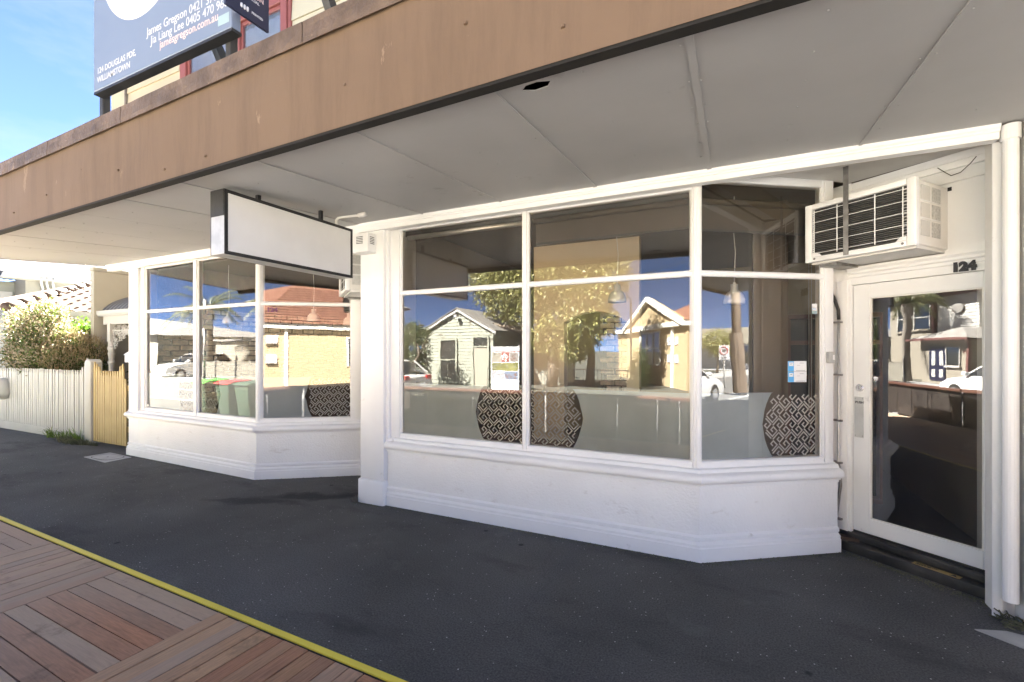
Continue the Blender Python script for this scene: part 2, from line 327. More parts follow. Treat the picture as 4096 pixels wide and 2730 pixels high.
def randmat(name, cols, rough=.8, bump=.5, bscale=30, spec=.3, mottle=.5):
    m, t, b, l = mk(name); oi = nd(t, 'ShaderNodeObjectInfo'); r = ramp(t, l, oi.outputs['Random'], [(i/(len(cols)-1), c) for i, c in enumerate(cols)])
    n = noise(t, l, 14, pos(t), detail=6); c = mixc(t, l, mottle, r.outputs[0], ramp(t, l, n.outputs[0], [(.3, g3(.55)), (.7, g3(1.4))]).outputs[0], 'MULTIPLY'); l(c, b.inputs['Base Color'])
    b.inputs['Roughness'].default_value = rough; b.inputs['Specular IOR Level'].default_value = spec
    bn = noise(t, l, bscale, pos(t)); bu = nd(t, 'ShaderNodeBump'); bu.inputs['Strength'].default_value = bump; bu.inputs['Distance'].default_value = .01; l(bn.outputs[0], bu.inputs['Height']); l(bu.outputs[0], b.inputs['Normal']); return m
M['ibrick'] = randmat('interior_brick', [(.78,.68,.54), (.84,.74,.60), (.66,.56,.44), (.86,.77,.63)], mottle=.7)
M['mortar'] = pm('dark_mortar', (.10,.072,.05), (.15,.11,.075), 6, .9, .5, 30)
M['rooftile'] = randmat('roof_tile', [(.09,.058,.042), (.075,.047,.034), (.10,.068,.05), (.08,.052,.038)], .6, .3, 20)

def fascia():
    m, t, b, l = mk('fascia_paint'); p = pos(t)
    c = ramp(t, l, noise(t, l, 1.1, p).outputs[0], [(.3, (.145,.098,.066)), (.7, (.158,.108,.073))]).outputs[0]
    s = noise(t, l, 2.2, p, detail=9, rough=.72, stretch=(2.2, 1, .26)); c = mixc(t, l, ramp(t, l, s.outputs[0], [(.46, g3(0)), (.66, g3(.8))]).outputs[0], c, (.12,.082,.056))
    s2 = noise(t, l, 3.0, p, detail=9, rough=.72, stretch=(1.6, 1, .7)); c = mixc(t, l, ramp(t, l, s2.outputs[0], [(.63, g3(0)), (.66, g3(.6))]).outputs[0], c, (.27,.19,.13))
    l(c, b.inputs['Base Color']); b.inputs['Roughness'].default_value = .65; b.inputs['Specular IOR Level'].default_value = .15
    bn = noise(t, l, 9, p, detail=8, rough=.7); bu = nd(t, 'ShaderNodeBump'); bu.inputs['Strength'].default_value = .16; bu.inputs['Distance'].default_value = .01; l(bn.outputs[0], bu.inputs['Height']); l(bu.outputs[0], b.inputs['Normal']); return m
M['fascia'] = fascia()
M['cap'] = pm('capping_paint', (.15,.105,.076), (.09,.064,.047), 5, .55, 1.0, 12, dirt=((.38,.26,.17), 6.5, .63), spec=.25, bdist=.02)

def glass(name, base=.055, k=1.0, tint=(.93,.90,.85), wob=.035):
    m, t, b, l = mk(name); t.nodes.remove(b)
    fr = nd(t, 'ShaderNodeFresnel'); fr.inputs[0].default_value = 1.5
    ma = nd(t, 'ShaderNodeMath', operation='MULTIPLY_ADD', use_clamp=True); l(fr.outputs[0], ma.inputs[0]); ma.inputs[1].default_value = k; ma.inputs[2].default_value = base
    n = noise(t, l, 1.6, pos(t), detail=2); bu = nd(t, 'ShaderNodeBump'); bu.inputs['Strength'].default_value = wob; bu.inputs['Distance'].default_value = .02; l(n.outputs[0], bu.inputs['Height'])
    gl = nd(t, 'ShaderNodeBsdfGlossy'); gl.inputs['Roughness'].default_value = 0; gl.inputs['Color'].default_value = (.97,.98,1,1); l(bu.outputs[0], gl.inputs['Normal'])
    tr = nd(t, 'ShaderNodeBsdfTransparent'); tr.inputs[0].default_value = (*tint, 1)
    mi = nd(t, 'ShaderNodeMixShader'); l(ma.outputs[0], mi.inputs[0]); l(tr.outputs[0], mi.inputs[1]); l(gl.outputs[0], mi.inputs[2])
    df = nd(t, 'ShaderNodeBsdfDiffuse'); df.inputs[0].default_value = (.8,.79,.77,1); dn = noise(t, l, 2.4, pos(t), detail=8, rough=.65, stretch=(1,1,.45)); dr = ramp(t, l, dn.outputs[0], [(.35, g3(.004)), (.75, g3(.035))])
    m2 = nd(t, 'ShaderNodeMixShader'); l(dr.outputs[0], m2.inputs[0]); l(mi.outputs[0], m2.inputs[1]); l(df.outputs[0], m2.inputs[2]); l(m2.outputs[0], t.nodes['Material Output'].inputs[0]); return m
M['glass'] = glass('shop_glass')
M['glass_up'] = glass('house_glass', .0, .9, (.92,.93,.94))
def film(name, c, tr_amt):
    m, t, b, l = mk(name); n = noise(t, l, 2.0, pos(t), detail=7); r = ramp(t, l, n.outputs[0], [(.3, c), (.7, tuple(x*.8 for x in c))]); l(r.outputs[0], b.inputs['Base Color']); b.inputs['Roughness'].default_value = .7
    tl = nd(t, 'ShaderNodeBsdfTranslucent'); l(r.outputs[0], tl.inputs[0]); a = nd(t, 'ShaderNodeMixShader'); a.inputs[0].default_value = .35; l(b.outputs[0], a.inputs[1]); l(tl.outputs[0], a.inputs[2])
    tp = nd(t, 'ShaderNodeBsdfTransparent'); z = nd(t, 'ShaderNodeMixShader'); z.inputs[0].default_value = tr_amt; l(a.outputs[0], z.inputs[1]); l(tp.outputs[0], z.inputs[2]); l(z.outputs[0], t.nodes['Material Output'].inputs[0]); return m
M['film'] = film('frosted_film', (.57,.67,.73), .03)
M['filmline'] = film('frosted_line', (.88,.89,.88), .0)

def brickmat(name, c1, c2, mort, scale):
    m, t, b, l = mk(name); bt = nd(t, 'ShaderNodeTexBrick'); mpn = nd(t, 'ShaderNodeMapping'); mpn.inputs['Rotation'].default_value = (PI/2, 0, 0)
    l(nd(t, 'ShaderNodeTexCoord').outputs['Object'], mpn.inputs[0]); l(mpn.outputs[0], bt.inputs[0]); bt.inputs['Scale'].default_value = scale
    bt.inputs['Color1'].default_value = (*c1,1); bt.inputs['Color2'].default_value = (*c2,1); bt.inputs['Mortar'].default_value = (*mort,1); bt.inputs['Mortar Size'].default_value = .012
    l(bt.outputs[0], b.inputs['Base Color']); b.inputs['Roughness'].default_value = .85; return m
M['ybrick'] = brickmat('yellow_brick', (.44,.34,.205), (.40,.305,.18), (.40,.325,.22), 4.2)
def peel():
    m, t, b, l = mk('peeling_boards'); p = pos(t); n = noise(t, l, 2.6, p, detail=9, rough=.7, stretch=(.8,1,2.2))
    r = ramp(t, l, n.outputs[0], [(.50, (.31,.325,.265)), (.60, (.285,.30,.245)), (.63, (.11,.09,.066))]); l(r.outputs[0], b.inputs['Base Color']); b.inputs['Roughness'].default_value = .7; return m
M['peel'] = peel()

# ================================================================== ground, road, footpaths
props(MB().quad((-1500,-1500,-.15),(1500,-1500,-.15),(1500,1500,-.15),(-1500,1500,-.15)).build('ground', M['gravelground']), kind='structure')
props(MB().quad((-200,-7,-.13),(200,-7,-.13),(200,-.75,-.13),(-200,-.75,-.13)).build('road', M['tar']), kind='structure')
DX0, DX1, DY0, DY1, PIT = -9.06, 3.16, -.684, 1.76, 1.222
def ye(x): return 1.776-.0202*x
fp = MB(); Zf = 0.0
fp.hexa([(DX0-.1,ye(DX0),-.15),(DX1+.1,ye(DX1),-.15),(DX1+.1,4.36,-.15),(DX0-.1,4.36,-.15),(DX0-.1,ye(DX0),Zf),(DX1+.1,ye(DX1),Zf),(DX1+.1,4.36,Zf),(DX0-.1,4.36,Zf)]); fp.box(-60, DX0-.1, DY0+.01, 4.36, -.15, Zf); fp.box(DX1+.1, 60, DY0+.01, 4.36, -.15, Zf); fp.box(-9.0, 40, 4.36, 5.6, -.15, Zf)
footpath = props(fp.build('footpath', M['asphalt'], at=(0,0,0)), kind='structure')
# yellow edge strip, slightly askew with the fascia
MB().hexa([(-20,2.175,.0),(6,1.65,.0),(6,1.688,.0),(-20,2.213,.0),(-20,2.175,.009),(6,1.65,.009),(6,1.688,.009),(-20,2.213,.009)]).build('edge_strip', M['yellow'], footpath)
kb = props(MB().box(-60,60,-.85,DY0-.08,-.15,.004).build('kerb', M['kerb'], bevel=.02), kind='structure')
props(MB().box(-120,120,-7.15,-7.0,-.15,.0).build('kerb', M['kerb'], bevel=.02), kind='structure')
props(MB().box(-120,120,-9.6,-7.152,-.15,-.004).build('far_footpath', M['kerb']), kind='structure')
props(MB().quad((-120,-90,-.012),(120,-90,-.012),(120,-9.6,-.012),(-120,-9.6,-.012)).build('far_yard', M['gravelground']), kind='structure')
props(MB().quad((-60,4.36,-.01),(-9.0,4.36,-.01),(-9.0,30,-.01),(-60,30,-.01)).build('front_yard', M['gravelground']), kind='structure')
# road centre dashes
for i in range(-6, 7):
    MB().quad((i*6,-3.95,-.126),(i*6+2.2,-3.95,-.126),(i*6+2.2,-3.83,-.126),(i*6,-3.83,-.126)).build('lane_dash', M['letterwhite'], bpy.data.objects['road'])

# ================================================================== timber deck, basket-weave planks
deck = props(MB().box(DX0, DX1, DY0, DY1+.018, -.15, -.035).build('timber_deck', M['dark'], at=(0,0,0)), kind='structure')
pl = MB().box(-.607,.607,-.0475,.0475,-.034,.0); plank_me = mesh_of(pl, 'plank', M['deck'])
for ix in range(10):
    for iy in range(2):
        x0 = DX0+ix*PIT; y1 = DY1-iy*PIT
        for k in range(12):
            q = (k+.5)*PIT/12; dz = random.uniform(.001,.006); tw = random.uniform(-.0015,.0015)
            if (ix+iy) % 2 == 1: piece('plank', plank_me, (x0+q, y1-PIT/2, dz), deck, (0,tw,PI/2+tw))
            else: piece('plank', plank_me, (x0+PIT/2, y1-q, dz), deck, (tw,0,PI*(k%2)+tw))
deck.rotation_euler = (0,0,math.radians(-1.16))

# ================================================================== the shop
shop = empty('shop_building', (-3.5, 4.0, 0), 'white two-bay corner-glazed shopfront with brown awning and cream boarded upper storey', 'building')
A0, A1, A2 = (-3.342,3.861), (-.216,3.861), (.815,4.568)
B0, B1, B2 = (-8.73,3.975), (-5.518,3.896), (-4.44,4.65)
F1 = Fr(A0, (1,0)); F2 = Fr(A1, (A2[0]-A1[0], A2[1]-A1[1])); G1 = Fr(B0, (B1[0]-B0[0], B1[1]-B0[1])); G2 = Fr(B1, (B2[0]-B1[0], B2[1]-B1[1]))
FD = Fr((.92,4.739), (.784,-.62)); GD = Fr((.92-5.265,4.739+.075), (.784,-.62))
def arcp(cx, cz, r, a0, a1, n): return [(cx+r*math.cos(math.radians(a0+(a1-a0)*i/n)), cz+r*math.sin(math.radians(a0+(a1-a0)*i/n))) for i in range(n+1)]
SKIRT = [(-.12,-.02),(0,-.02),(0,.105),(-.006,.112),(-.006,.132),(-.014,.14)]+[(-.03,.15),(-.03,.156),(-.018,.165),(-.018,.186),(-.034,.2),(-.12,.2)]
PANEL = [(-.14,.2),(-.036,.2),(-.036,.572),(-.14,.572)]
SILL = [(-.16,.572),(-.022,.572),(-.022,.588),(-.004,.596),(-.004,.604)]+arcp(-.004,.645,.037,-70,75,7)+[(-.012,.688),(-.02,.690),(-.03,.715),(-.06,.722),(-.06,.727),(-.16,.727)]
RAIL = [(-.15,.727),(-.062,.727),(-.062,.765),(-.074,.775),(-.15,.775)]
for p in ([A0,A1,A2], [B0,B1,B2]):
    MB().sweep(p, SKIRT).build('skirting', M['white'], shop)
    MB().sweep(p, PANEL).build('stall_riser', M['white_render'], shop)
    MB().sweep(p, SILL).build('sill_moulding', M['white'], shop)

KEY = [[(.12,1.0),(.12,.12),(.88,.12),(.88,.72),(.48,.72),(.48,.46)]]
def window(fr, glass_spans, posts, name, ovals, s_lo, s_hi, hi=3.0):
    w = MB(); w.fbox(fr, s_lo, s_hi, -.15, -.075, hi-.055, hi+.02)
    wo_ = w.build(name, M['white'], shop, bevel=.005, seg=2)
    for a, b, dep in posts: MB().fbox(fr, a, b, -.149, -.07+dep, .728, hi).fbox(fr, a+.012, b-.012, -.072+dep, -.056+dep, .728, hi).build('mullion', M['white'], wo_, bevel=.005, seg=2)
    for a, b in glass_spans:
        r = MB(); prof = [(-.112,2.250),(-.085,2.250)]+arcp(-.088,2.273,.026,-75,75,6)+[(-.085,2.297),(-.112,2.297)]
        r.sweep([fr.p(a-.004)[:2], fr.p(b+.004)[:2]], prof); r.build('transom_rail', M['white'], wo_)
        b_ = MB(); b_.sweep([fr.p(a-.004)[:2], fr.p(b+.004)[:2]], RAIL); b_.build('bottom_rail', M['white'], wo_)
        for z0, z1 in ((.776,2.250),(2.297,hi-.056)):
            MB().quad(fr.p(a,-.098,z0), fr.p(b,-.098,z0), fr.p(b,-.098,z1), fr.p(a,-.098,z1)).build('pane', M['glass'], wo_, recalc=False)
            for xa_ in (a, b-.009): MB().fbox(fr, xa_, xa_+.009, -.094, -.083, z0, z1).build('glazing_bead', M['white_old'], wo_)
    # frosted film behind the lower panes, with a clear oval of key pattern
    zt = 1.31
    for a, b in glass_spans:
        f = MB(); nx = max(6, int((b-a)/.02)); xs = [a+(b-a)*i/nx for i in range(nx+1)]
        def inside(x):
            for c, rx, rz, zc in ovals:
                if abs(x-c) < rx: h = rz*math.sqrt(1-((x-c)/rx)**2); return (max(.777, zc-h), min(zt, zc+h))
            return None
        for i in range(nx):
            x0, x1 = xs[i], xs[i+1]; i0, i1 = inside(x0), inside(x1)
            if i0 is None and i1 is None: f.quad(fr.p(x0,-.106,.777), fr.p(x1,-.106,.777), fr.p(x1,-.106,zt), fr.p(x0,-.106,zt))
            else:
                m0 = i0 or (sum(i1)/2,)*2; m1 = i1 or (sum(i0)/2,)*2
                if m0[0] > .778 or m1[0] > .778: f.quad(fr.p(x0,-.106,.777), fr.p(x1,-.106,.777), fr.p(x1,-.106,m1[0]), fr.p(x0,-.106,m0[0]))
                if m0[1] < zt-.001 or m1[1] < zt-.001: f.quad(fr.p(x0,-.106,m0[1]), fr.p(x1,-.106,m1[1]), fr.p(x1,-.106,zt), fr.p(x0,-.106,zt))
        f.build('frosted_film', M['film'], wo_, recalc=False)
        for c, rx, rz, zc in ovals:
            k = MB(); P_ = .082; cs = math.sqrt(.5); hw = .0058
            N = int(2.2*max(rx, rz)/P_)
            for i in range(-N, N):
                for j in range(-N, N):
                    for pln in KEY:
                        for (u0, v0), (u1, v1) in zip(pln[:-1], pln[1:]):
                            pts = []
                            if (i+j) % 2: u0, v0, u1, v1 = 1-v0, 1-u0, 1-v1, 1-u1
                            for uu, vv in ((u0,v0),(u1,v1)):
                                X, Y = (i+uu)*P_, (j+vv)*P_; pts.append((c+(X-Y)*cs, zc+(X+Y)*cs))
                            (xa, za), (xb, zb) = pts
                            if not all(a+.002 < x < b-.002 and .778 < z < zt-.002 and ((x-c)/(rx-.012))**2+((z-zc)/(rz-.012))**2 < 1 for x, z in pts): continue
                            l_ = math.hypot(xb-xa, zb-za); ex, ez = (xb-xa)/l_*hw, (zb-za)/l_*hw
                            q = [(xa-ex+ez,za-ez-ex),(xb+ex+ez,zb+ez-ex),(xb+ex-ez,zb+ez+ex),(xa-ex-ez,za-ez+ex)]
                            k.quad(*[fr.p(x,-.1062,z) for x, z in q])
            if k.f: k.build('film_pattern', M['filmline'], wo_, recalc=False)
    return wo_
win_main = window(F1, [(.15,1.575),(1.632,3.058)], [(.0,.15,0),(1.575,1.632,0),(3.058,3.128,0)], 'shop_window', [(1.60,.54,.50,1.05)], 0, 3.126)
win_splay = window(F2, [(.05,1.14)], [(-.012,.05,0),(1.14,1.245,.0)], 'shop_window', [(1.17,.55,.50,1.05)], 0, 1.24, 3.07)
win_left = window(G1, [(.43,1.735),(1.835,3.14)], [(.30,.43,0),(1.735,1.835,0),(3.14,3.215,0)], 'shop_window', [(1.80,.50,.50,1.05)], .3, 3.21)
win_lsplay = window(G2, [(.055,1.17)], [(-.012,.055,0),(1.17,1.31,.0)], 'shop_window', [(1.06,.46,.50,1.05)], 0, 1.31, 3.07)
# pilaster at the far end and the pillar between the bays
MB().fbox(G1, .0, .30, -.30, -.034, .2, 2.96).fbox(G1, .07, .30, -.034, -.02, .60, 2.96).build('pilaster', M['white'], shop, bevel=.006)
pb = MB(); pb.box(-3.70,-3.338,3.818,4.35,-.02,.262); pb.build('pillar_base', M['white'], shop, bevel=.022, seg=3)
MB().box(-3.675,-3.350,3.838,4.40,.262,2.955).build('pillar', M['white'], shop, bevel=.008, seg=2)
MB().box(-3.350,-3.318,3.875,4.0,.60,2.955).build('pillar_edge_strip', M['white'], shop, bevel=.006)
# head beam with cornice
for x0, x1, yy in ((-9.12,-3.677,3.86),(-3.675,1.475,3.83)):
    prof = [(-.05,2.945),(.025,2.945),(.025,2.985),(.035,2.990),(.035,3.0)]+[(.045,3.01),(.05,3.035),(-.05,3.045)]
    MB().sweep([(x0,yy+(.06 if x0 < -5 else 0)),(x1,yy)], prof).build('head_beam', M['white'], shop)
# recess soffits
for P_ in ([(-3.32,3.87),(-.2,3.90),(.9,4.75),(1.75,4.15),(1.55,3.87)], [(-8.6,4.0),(-5.5,3.93),(-4.36,4.81),(-3.55,4.2),(-3.65,3.9)]):
    MB().prism(P_, 3.075, 3.10).build('recess_ceiling', M['grey_white'], shop)

# ---- doors with transom walls
def entrance(fd, with_sticker, left):
    sh = shop
    MB().fbox(fd, -.16, -.0, -.12, .015, .0, 3.07).fbox(fd, -.105, -.018, .015, .03, .0, 2.25).build('door_jamb', M['white'], sh, bevel=.006, seg=2)
    MB().fbox(fd, .0, .96, -.10, -.015, 2.345, 3.07).build('transom_panel', M['white'], sh)
    h = MB(); prof = [(-.10,2.207),(.012,2.207),(.012,2.262),(.02,2.27),(.02,2.29),(.034,2.30),(.034,2.318),(.05,2.335),(.05,2.35),(-.1,2.35)]
    h.sweep([fd.p(-.018)[:2], fd.p(.93)[:2]], prof); head = h.build('door_head', M['white'], sh)
    MB().fbox(fd, -.02, .96, -.012, .012, 2.86, 2.95).fbox(fd, -.02, .96, .0, .03, 2.95, 3.0).build('transom_cornice', M['white'], sh, bevel=.005)
    d = MB(); z0, z1 = .148, 2.204
    d.fbox(fd, .004, .125, -.06, -.012, z0, z1); d.fbox(fd, .812, .93, -.06, -.012, z0, z1); d.fbox(fd, .125, .812, -.06, -.012, 2.092, z1); d.fbox(fd, .125, .812, -.06, -.012, z0, .272)
    dr = d.build('shop_door', M['white'], sh, bevel=.003)
    MB().quad(fd.p(.125,-.036,.272), fd.p(.812,-.036,.272), fd.p(.812,-.036,2.092), fd.p(.125,-.036,2.092)).build('pane', M['glass'], dr, recalc=False)
    for a in ((.125,.135,.272,2.092),(.802,.812,.272,2.092),(.135,.802,.272,.282),(.135,.802,2.082,2.092)): MB().fbox(fd, a[0], a[1], -.034, -.02, a[2], a[3]).build('glazing_bead', M['white_old'], dr)
    MB().fbox(fd, .015, .082, -.012, -.008, .93, 1.27).build('push_plate', M['satin'], dr)
    for z in (.945,1.255):
        for a in (.022,.075): MB().lathe(fd.p(a,-.010,z-.003), [(.004,0),(.004,.006)], 8).build('plate_screw', M['steel'], dr)
    text('push_lettering', 'PUSH', .026, fd.p(.021,-.0075,1.215), (*fd.d,0), (0,0,1), M['ink'], dr, bold=.0008)
    lk = MB(); c = fd.p(.053, 0, 1.345); nn = Vector((*fd.n,0))
    def disc(mb, c, r, o0, o1, n=20):
        a = Vector((*fd.d,0)); u = Vector((0,0,1)); c = Vector(c)
        mb.extr([c+nn*o0+(a*math.cos(2*PI*i/n)+u*math.sin(2*PI*i/n))*r for i in range(n)], nn*(o1-o0))
    disc(lk, c, .031, -.012, -.004); disc(lk, c, .022, -.004, .002); lk.build('door_lock', M['chrome'], dr, bevel=.003)
    k2 = MB(); k2.fbox(fd, .0515, .0545, .002, .003, 1.332, 1.358); k2.build('keyhole', M['ink'], dr)
    st = MB(); st.fbox(fd, -.165, .96, -.10, .125, -.02, .075); st.fbox(fd, -.165, .96, -.10, .05, .075, .130); st.fbox(fd, -.0, .96, -.1, -.01, .130, .146)
    sp = st.build('doorstep', M['blackwood'], sh, bevel=.012, seg=2)
    if with_sticker:
        MB().fbox(fd, .46, .73, .062, .115, .0755, .077).build('warning_strip', M['gate'], sp)
        text('warning_lettering', 'PLEASE WATCH\nYOUR STEP', .018, fd.p(.475,.086,.0775), (*fd.d,0), (-fd.n[0],-fd.n[1],0), M['ink'], sp, .0005, .0006)
        tr = MB(); a, b, c = fd.p(.67,.105,.0772), fd.p(.715,.105,.0772), fd.p(.6925,.068,.0772); tr.add([a,b,c],[(0,1,2)]); tr.build('warning_triangle', M['ink'], sp, recalc=False)
        text('street_number', '124', .085, fd.p(.655,.021,2.217), (*fd.d,0), (0,0,1), M['ink'], head, .006, .006, sx=1.02)
    MB().tube([fd.p(.58,.03,2.985), fd.p(.63,.035,2.93), fd.p(.66,.04,2.90), fd.p(.71,.04,2.905), fd.p(.76,.035,2.95), fd.p(.79,.03,2.99)], .0028, 5).build('loose_wire', M['black'], sh)
entrance(FD, True, False); entrance(GD, False, True)
# corner return between splay and door
for fr, fd, L_ in ((F2, FD, 1.25), (G2, GD, 1.31)):
    a = fr.p(L_-.01,-.07)[:2]; b = fd.p(-.155,.0)[:2]; c = fd.p(-.155,-.2)[:2]; e = fr.p(L_-.01,-.25)[:2]
    MB().prism([a,b,c,e], 0, 3.07).build('corner_post', M['white'], shop, bevel=.004)
# right jamb, downpipe wall
MB().prism([(1.468,3.885),(1.512,3.862),(1.74,4.12),(1.66,4.185)], -.02, 2.952).build('jamb_post', M['white'], shop, bevel=.008, seg=2)
MB().box(1.50,1.60,3.90,4.05,-.02,3.03).build('pipe_recess_wall', M['white_old'], shop)
MB().box(1.582,2.6,3.70,4.4,-.02,3.04).build('end_pier', M['white_old'], shop, bevel=.012, seg=2)
dp = MB(); dp.tube([(1.528,3.815,.135),(1.528,3.815,2.96)], .0375, 18); dp.tube([(1.528,3.815,2.93),(1.528,3.815,3.02)], .046, 18)
props(dp.build('downpipe', M['white'], smooth=False, bevel=0), 'white round downpipe in the corner right of the glazed door', 'pipe')
rb = MB()
for i in range(60):
    a = Vector((random.uniform(1.47,1.6), random.uniform(3.72,3.86), random.uniform(0,.03))); rb.tube([a, a+Vector((random.uniform(-.05,.05),random.uniform(-.03,.03),random.uniform(0,.03)))], .004, 4)
props(rb.build('leaf_litter', M['weed_dry'], recalc=False), 'dark leaf litter gathered under the end of the downpipe', 'litter', kind='stuff')
cp = MB(); cp.hexa([(1.30,3.635,.001),(2.3,2.9,.001),(2.9,3.4,.001),(1.46,3.69,.001),(1.30,3.635,.006),(2.3,2.9,.006),(2.9,3.4,.006),(1.46,3.69,.006)])
props(cp.build('pit_cover', M['concrete']), 'pale corner of a concrete pit cover below the downpipe', 'pit cover')

# ---- awning: fascia, capping pieces, soffit panels
def yf(x): return 1.765-.0217*x                               # line of the fascia
AX0, AX1 = -9.28, 6.2
aw = MB()
aw.hexa([(AX0,yf(AX0)+.03,2.86),(AX1,yf(AX1)+.03,2.86),(AX1,yf(AX1)+.09,2.86),(AX0,yf(AX0)+.09,2.86),(AX0,yf(AX0)+.03,3.42),(AX1,yf(AX1)+.03,3.42),(AX1,yf(AX1)+.09,3.42),(AX0,yf(AX0)+.09,3.42)])
aw.hexa([(AX0,yf(AX0)+.09,3.22),(AX1,yf(AX1)+.09,3.22),(AX1,3.96,3.14),(AX0,3.96,3.14),(AX0,yf(AX0)+.09,3.25),(AX1,yf(AX1)+.09,3.25),(AX1,3.96,3.17),(AX0,3.96,3.17)])
awn = aw.build('awning', M['dark'], shop)
fa = MB(); nx = 90
for i in range(nx):                                           # slightly buckled sheet
    for j in range(6):
        def pt(i, j):
            x = AX0+(AX1-AX0)*i/nx; z = 2.845+(3.385-2.845)*j/6; w = .006*math.sin(x*2.1+z*3)+.004*math.sin(x*5.7-z*6)
            return (x, yf(x)+.012+w*math.sin(PI*j/6), z)
        fa.quad(pt(i,j), pt(i+1,j), pt(i+1,j+1), pt(i,j+1))
fa.build('fascia', M['fascia'], awn, smooth=True, recalc=False)
cuts = [AX0,-8.5,-7.2,-5.35,-4.12,-2.15,-.3,1.6,3.6,AX1]
for a, b in zip(cuts[:-1], cuts[1:]):
    c = MB(); n = max(6, int((b-a)/.12)); up = random.uniform(-.003,.003)
    for i in range(n):
        def rg(x, e):
            w = .004*math.sin(x*7.3)+.003*math.sin(x*17.1+1)+.003*math.sin(x*31); y = yf(x)-.012+up
            return [(x,y-.002+w,3.356+w*.8), (x,y-.004+w,3.385+w), (x,y+w*.4,3.44), (x,y-.002+w*.5,3.478+w*.3), (x,y+.03,3.492), (x,y+.16,3.488)]
        p, q = rg(a+.003+(b-a-.006)*i/n, 0), rg(a+.003+(b-a-.006)*(i+1)/n, 0)
        for k in range(5): c.quad(p[k], q[k], q[k+1], p[k+1])
    o = c.build('capping', M['cap'], awn, recalc=False); sd = o.modifiers.new('thick','SOLIDIFY'); sd.thickness = .004
def zs(y): return 3.036-.0766*(3.83-y)
SJ = [-9.25,-7.9,-7.05,-6.2,-5.35,-4.5,-3.66,-2.80,-1.92,-1.03,-.15,.78,1.70,2.6,3.5,6.2]
for a, b in zip(SJ[:-1], SJ[1:]):
    g = .0035; y0a, y0b = yf(a)+.055, yf(b)+.055; y1 = 3.885; s = MB(); dz = random.uniform(-.002,.002)
    P4 = [(a+g,y0a,zs(y0a)+dz),(b-g,y0b,zs(y0b)+dz),(b-g,y1,zs(y1)+dz),(a+g,y1,zs(y1)+dz)]
    if a < -.5 < b or abs(a+1.03) < .01:                      # one sheet has a hole punched in it
        hx, hy = -.83, 2.0; ho = [(-.075,.01),(-.04,-.028),(.02,-.035),(.08,-.012),(.05,.03),(-.02,.04)]
        H = [(hx+p, hy+q, zs(hy+q)+dz) for p, q in ho]
        s.add(P4+H, [(0,1,7,6,5),(1,2,8,7),(2,3,9,8),(3,0,5,4+0,9),(0,5,4)] if False else [(0,1,6,5),(1,7,6),(1,2,8,7),(2,3,9,8),(3,4,9),(3,0,4),(0,5,4)])
    else: s.quad(*P4)
    o = s.build('soffit_panel', M['soffit'], awn, recalc=False); sd = o.modifiers.new('thick','SOLIDIFY'); sd.thickness = .006; sd.offset = 1
for a in (-4.5,-3.66,-2.80,-1.92,-1.03,-.15,.78,1.70):         # cover strips over the joints
    s = MB(); w = .016 if a in (-.15,-1.03) else .010; y0 = yf(a)+.07
    s.hexa([(a-w,y0,zs(y0)-.007),(a+w,y0,zs(y0)-.007),(a+w,3.87,zs(3.87)-.007),(a-w,3.87,zs(3.87)-.007),(a-w,y0,zs(y0)-.002),(a+w,y0,zs(y0)-.002),(a+w,3.87,zs(3.87)-.002),(a-w,3.87,zs(3.87)-.002)])
    s.build('joint_strip', M['soffit'], awn)
MB().hexa([(AX0,yf(AX0)+.018,2.834),(AX1,yf(AX1)+.018,2.834),(AX1,yf(AX1)+.078,2.836),(AX0,yf(AX0)+.078,2.836),(AX0,yf(AX0)+.018,2.90),(AX1,yf(AX1)+.018,2.90),(AX1,yf(AX1)+.078,2.90),(AX0,yf(AX0)+.078,2.90)]).build('edge_angle', M['dark'], awn)
MB().hexa([(AX0-.01,yf(AX0)+.03,2.89),(AX0+.03,yf(AX0)+.03,2.89),(AX0+.03,3.95,3.043),(AX0-.01,3.95,3.043),(AX0-.01,yf(AX0)+.03,3.42),(AX0+.03,yf(AX0)+.03,3.42),(AX0+.03,3.95,3.42),(AX0-.01,3.95,3.42)]).build('end_fascia', M['fascia'], awn)
for i in range(16):
    x = -8.6+i*.62+random.uniform(-.1,.1); MB().lathe((x,yf(x)+.012,3.0+random.uniform(-.12,.33)), [(.001,-.008),(.009,-.006),(.009,.006),(.001,.008)], 8).build('fascia_screw', M['fascia'], awn)

# ---- upper storey
MB().box(-9.09,9.5,3.99,4.2,3.05,6.29).build('upper_wall', M['cream'], shop)
uw = bpy.data.objects['upper_wall']
zb = 3.58
while zb < 6.02:
    for xa, xb in ((-8.66,-7.26),(-4.98,-1.2),(-1.19,9.5)):
        MB().hexa([(xa,3.955,zb),(xb,3.955,zb),(xb,3.992,zb),(xa,3.992,zb),(xa,3.972,zb+.268),(xb,3.972,zb+.268),(xb,3.992,zb+.268),(xa,3.992,zb+.268)]).build('board', M['cream'], uw)
    if zb > 6.05 or zb+.27 < 4.6: MB().hexa([(-7.255,3.955,zb),(-4.985,3.955,zb),(-4.985,3.992,zb),(-7.255,3.992,zb),(-7.255,3.972,zb+.268),(-4.985,3.972,zb+.268),(-4.985,3.992,zb+.268),(-7.255,3.992,zb+.268)]).build('board', M['cream'], uw)
    zb += .27
MB().box(-9.10,-8.70,3.945,3.99,3.1,6.29).build('corner_board', M['cream'], uw); MB().box(-8.70,-8.665,3.935,3.99,3.1,6.29).build('corner_stop', M['twig'], uw)
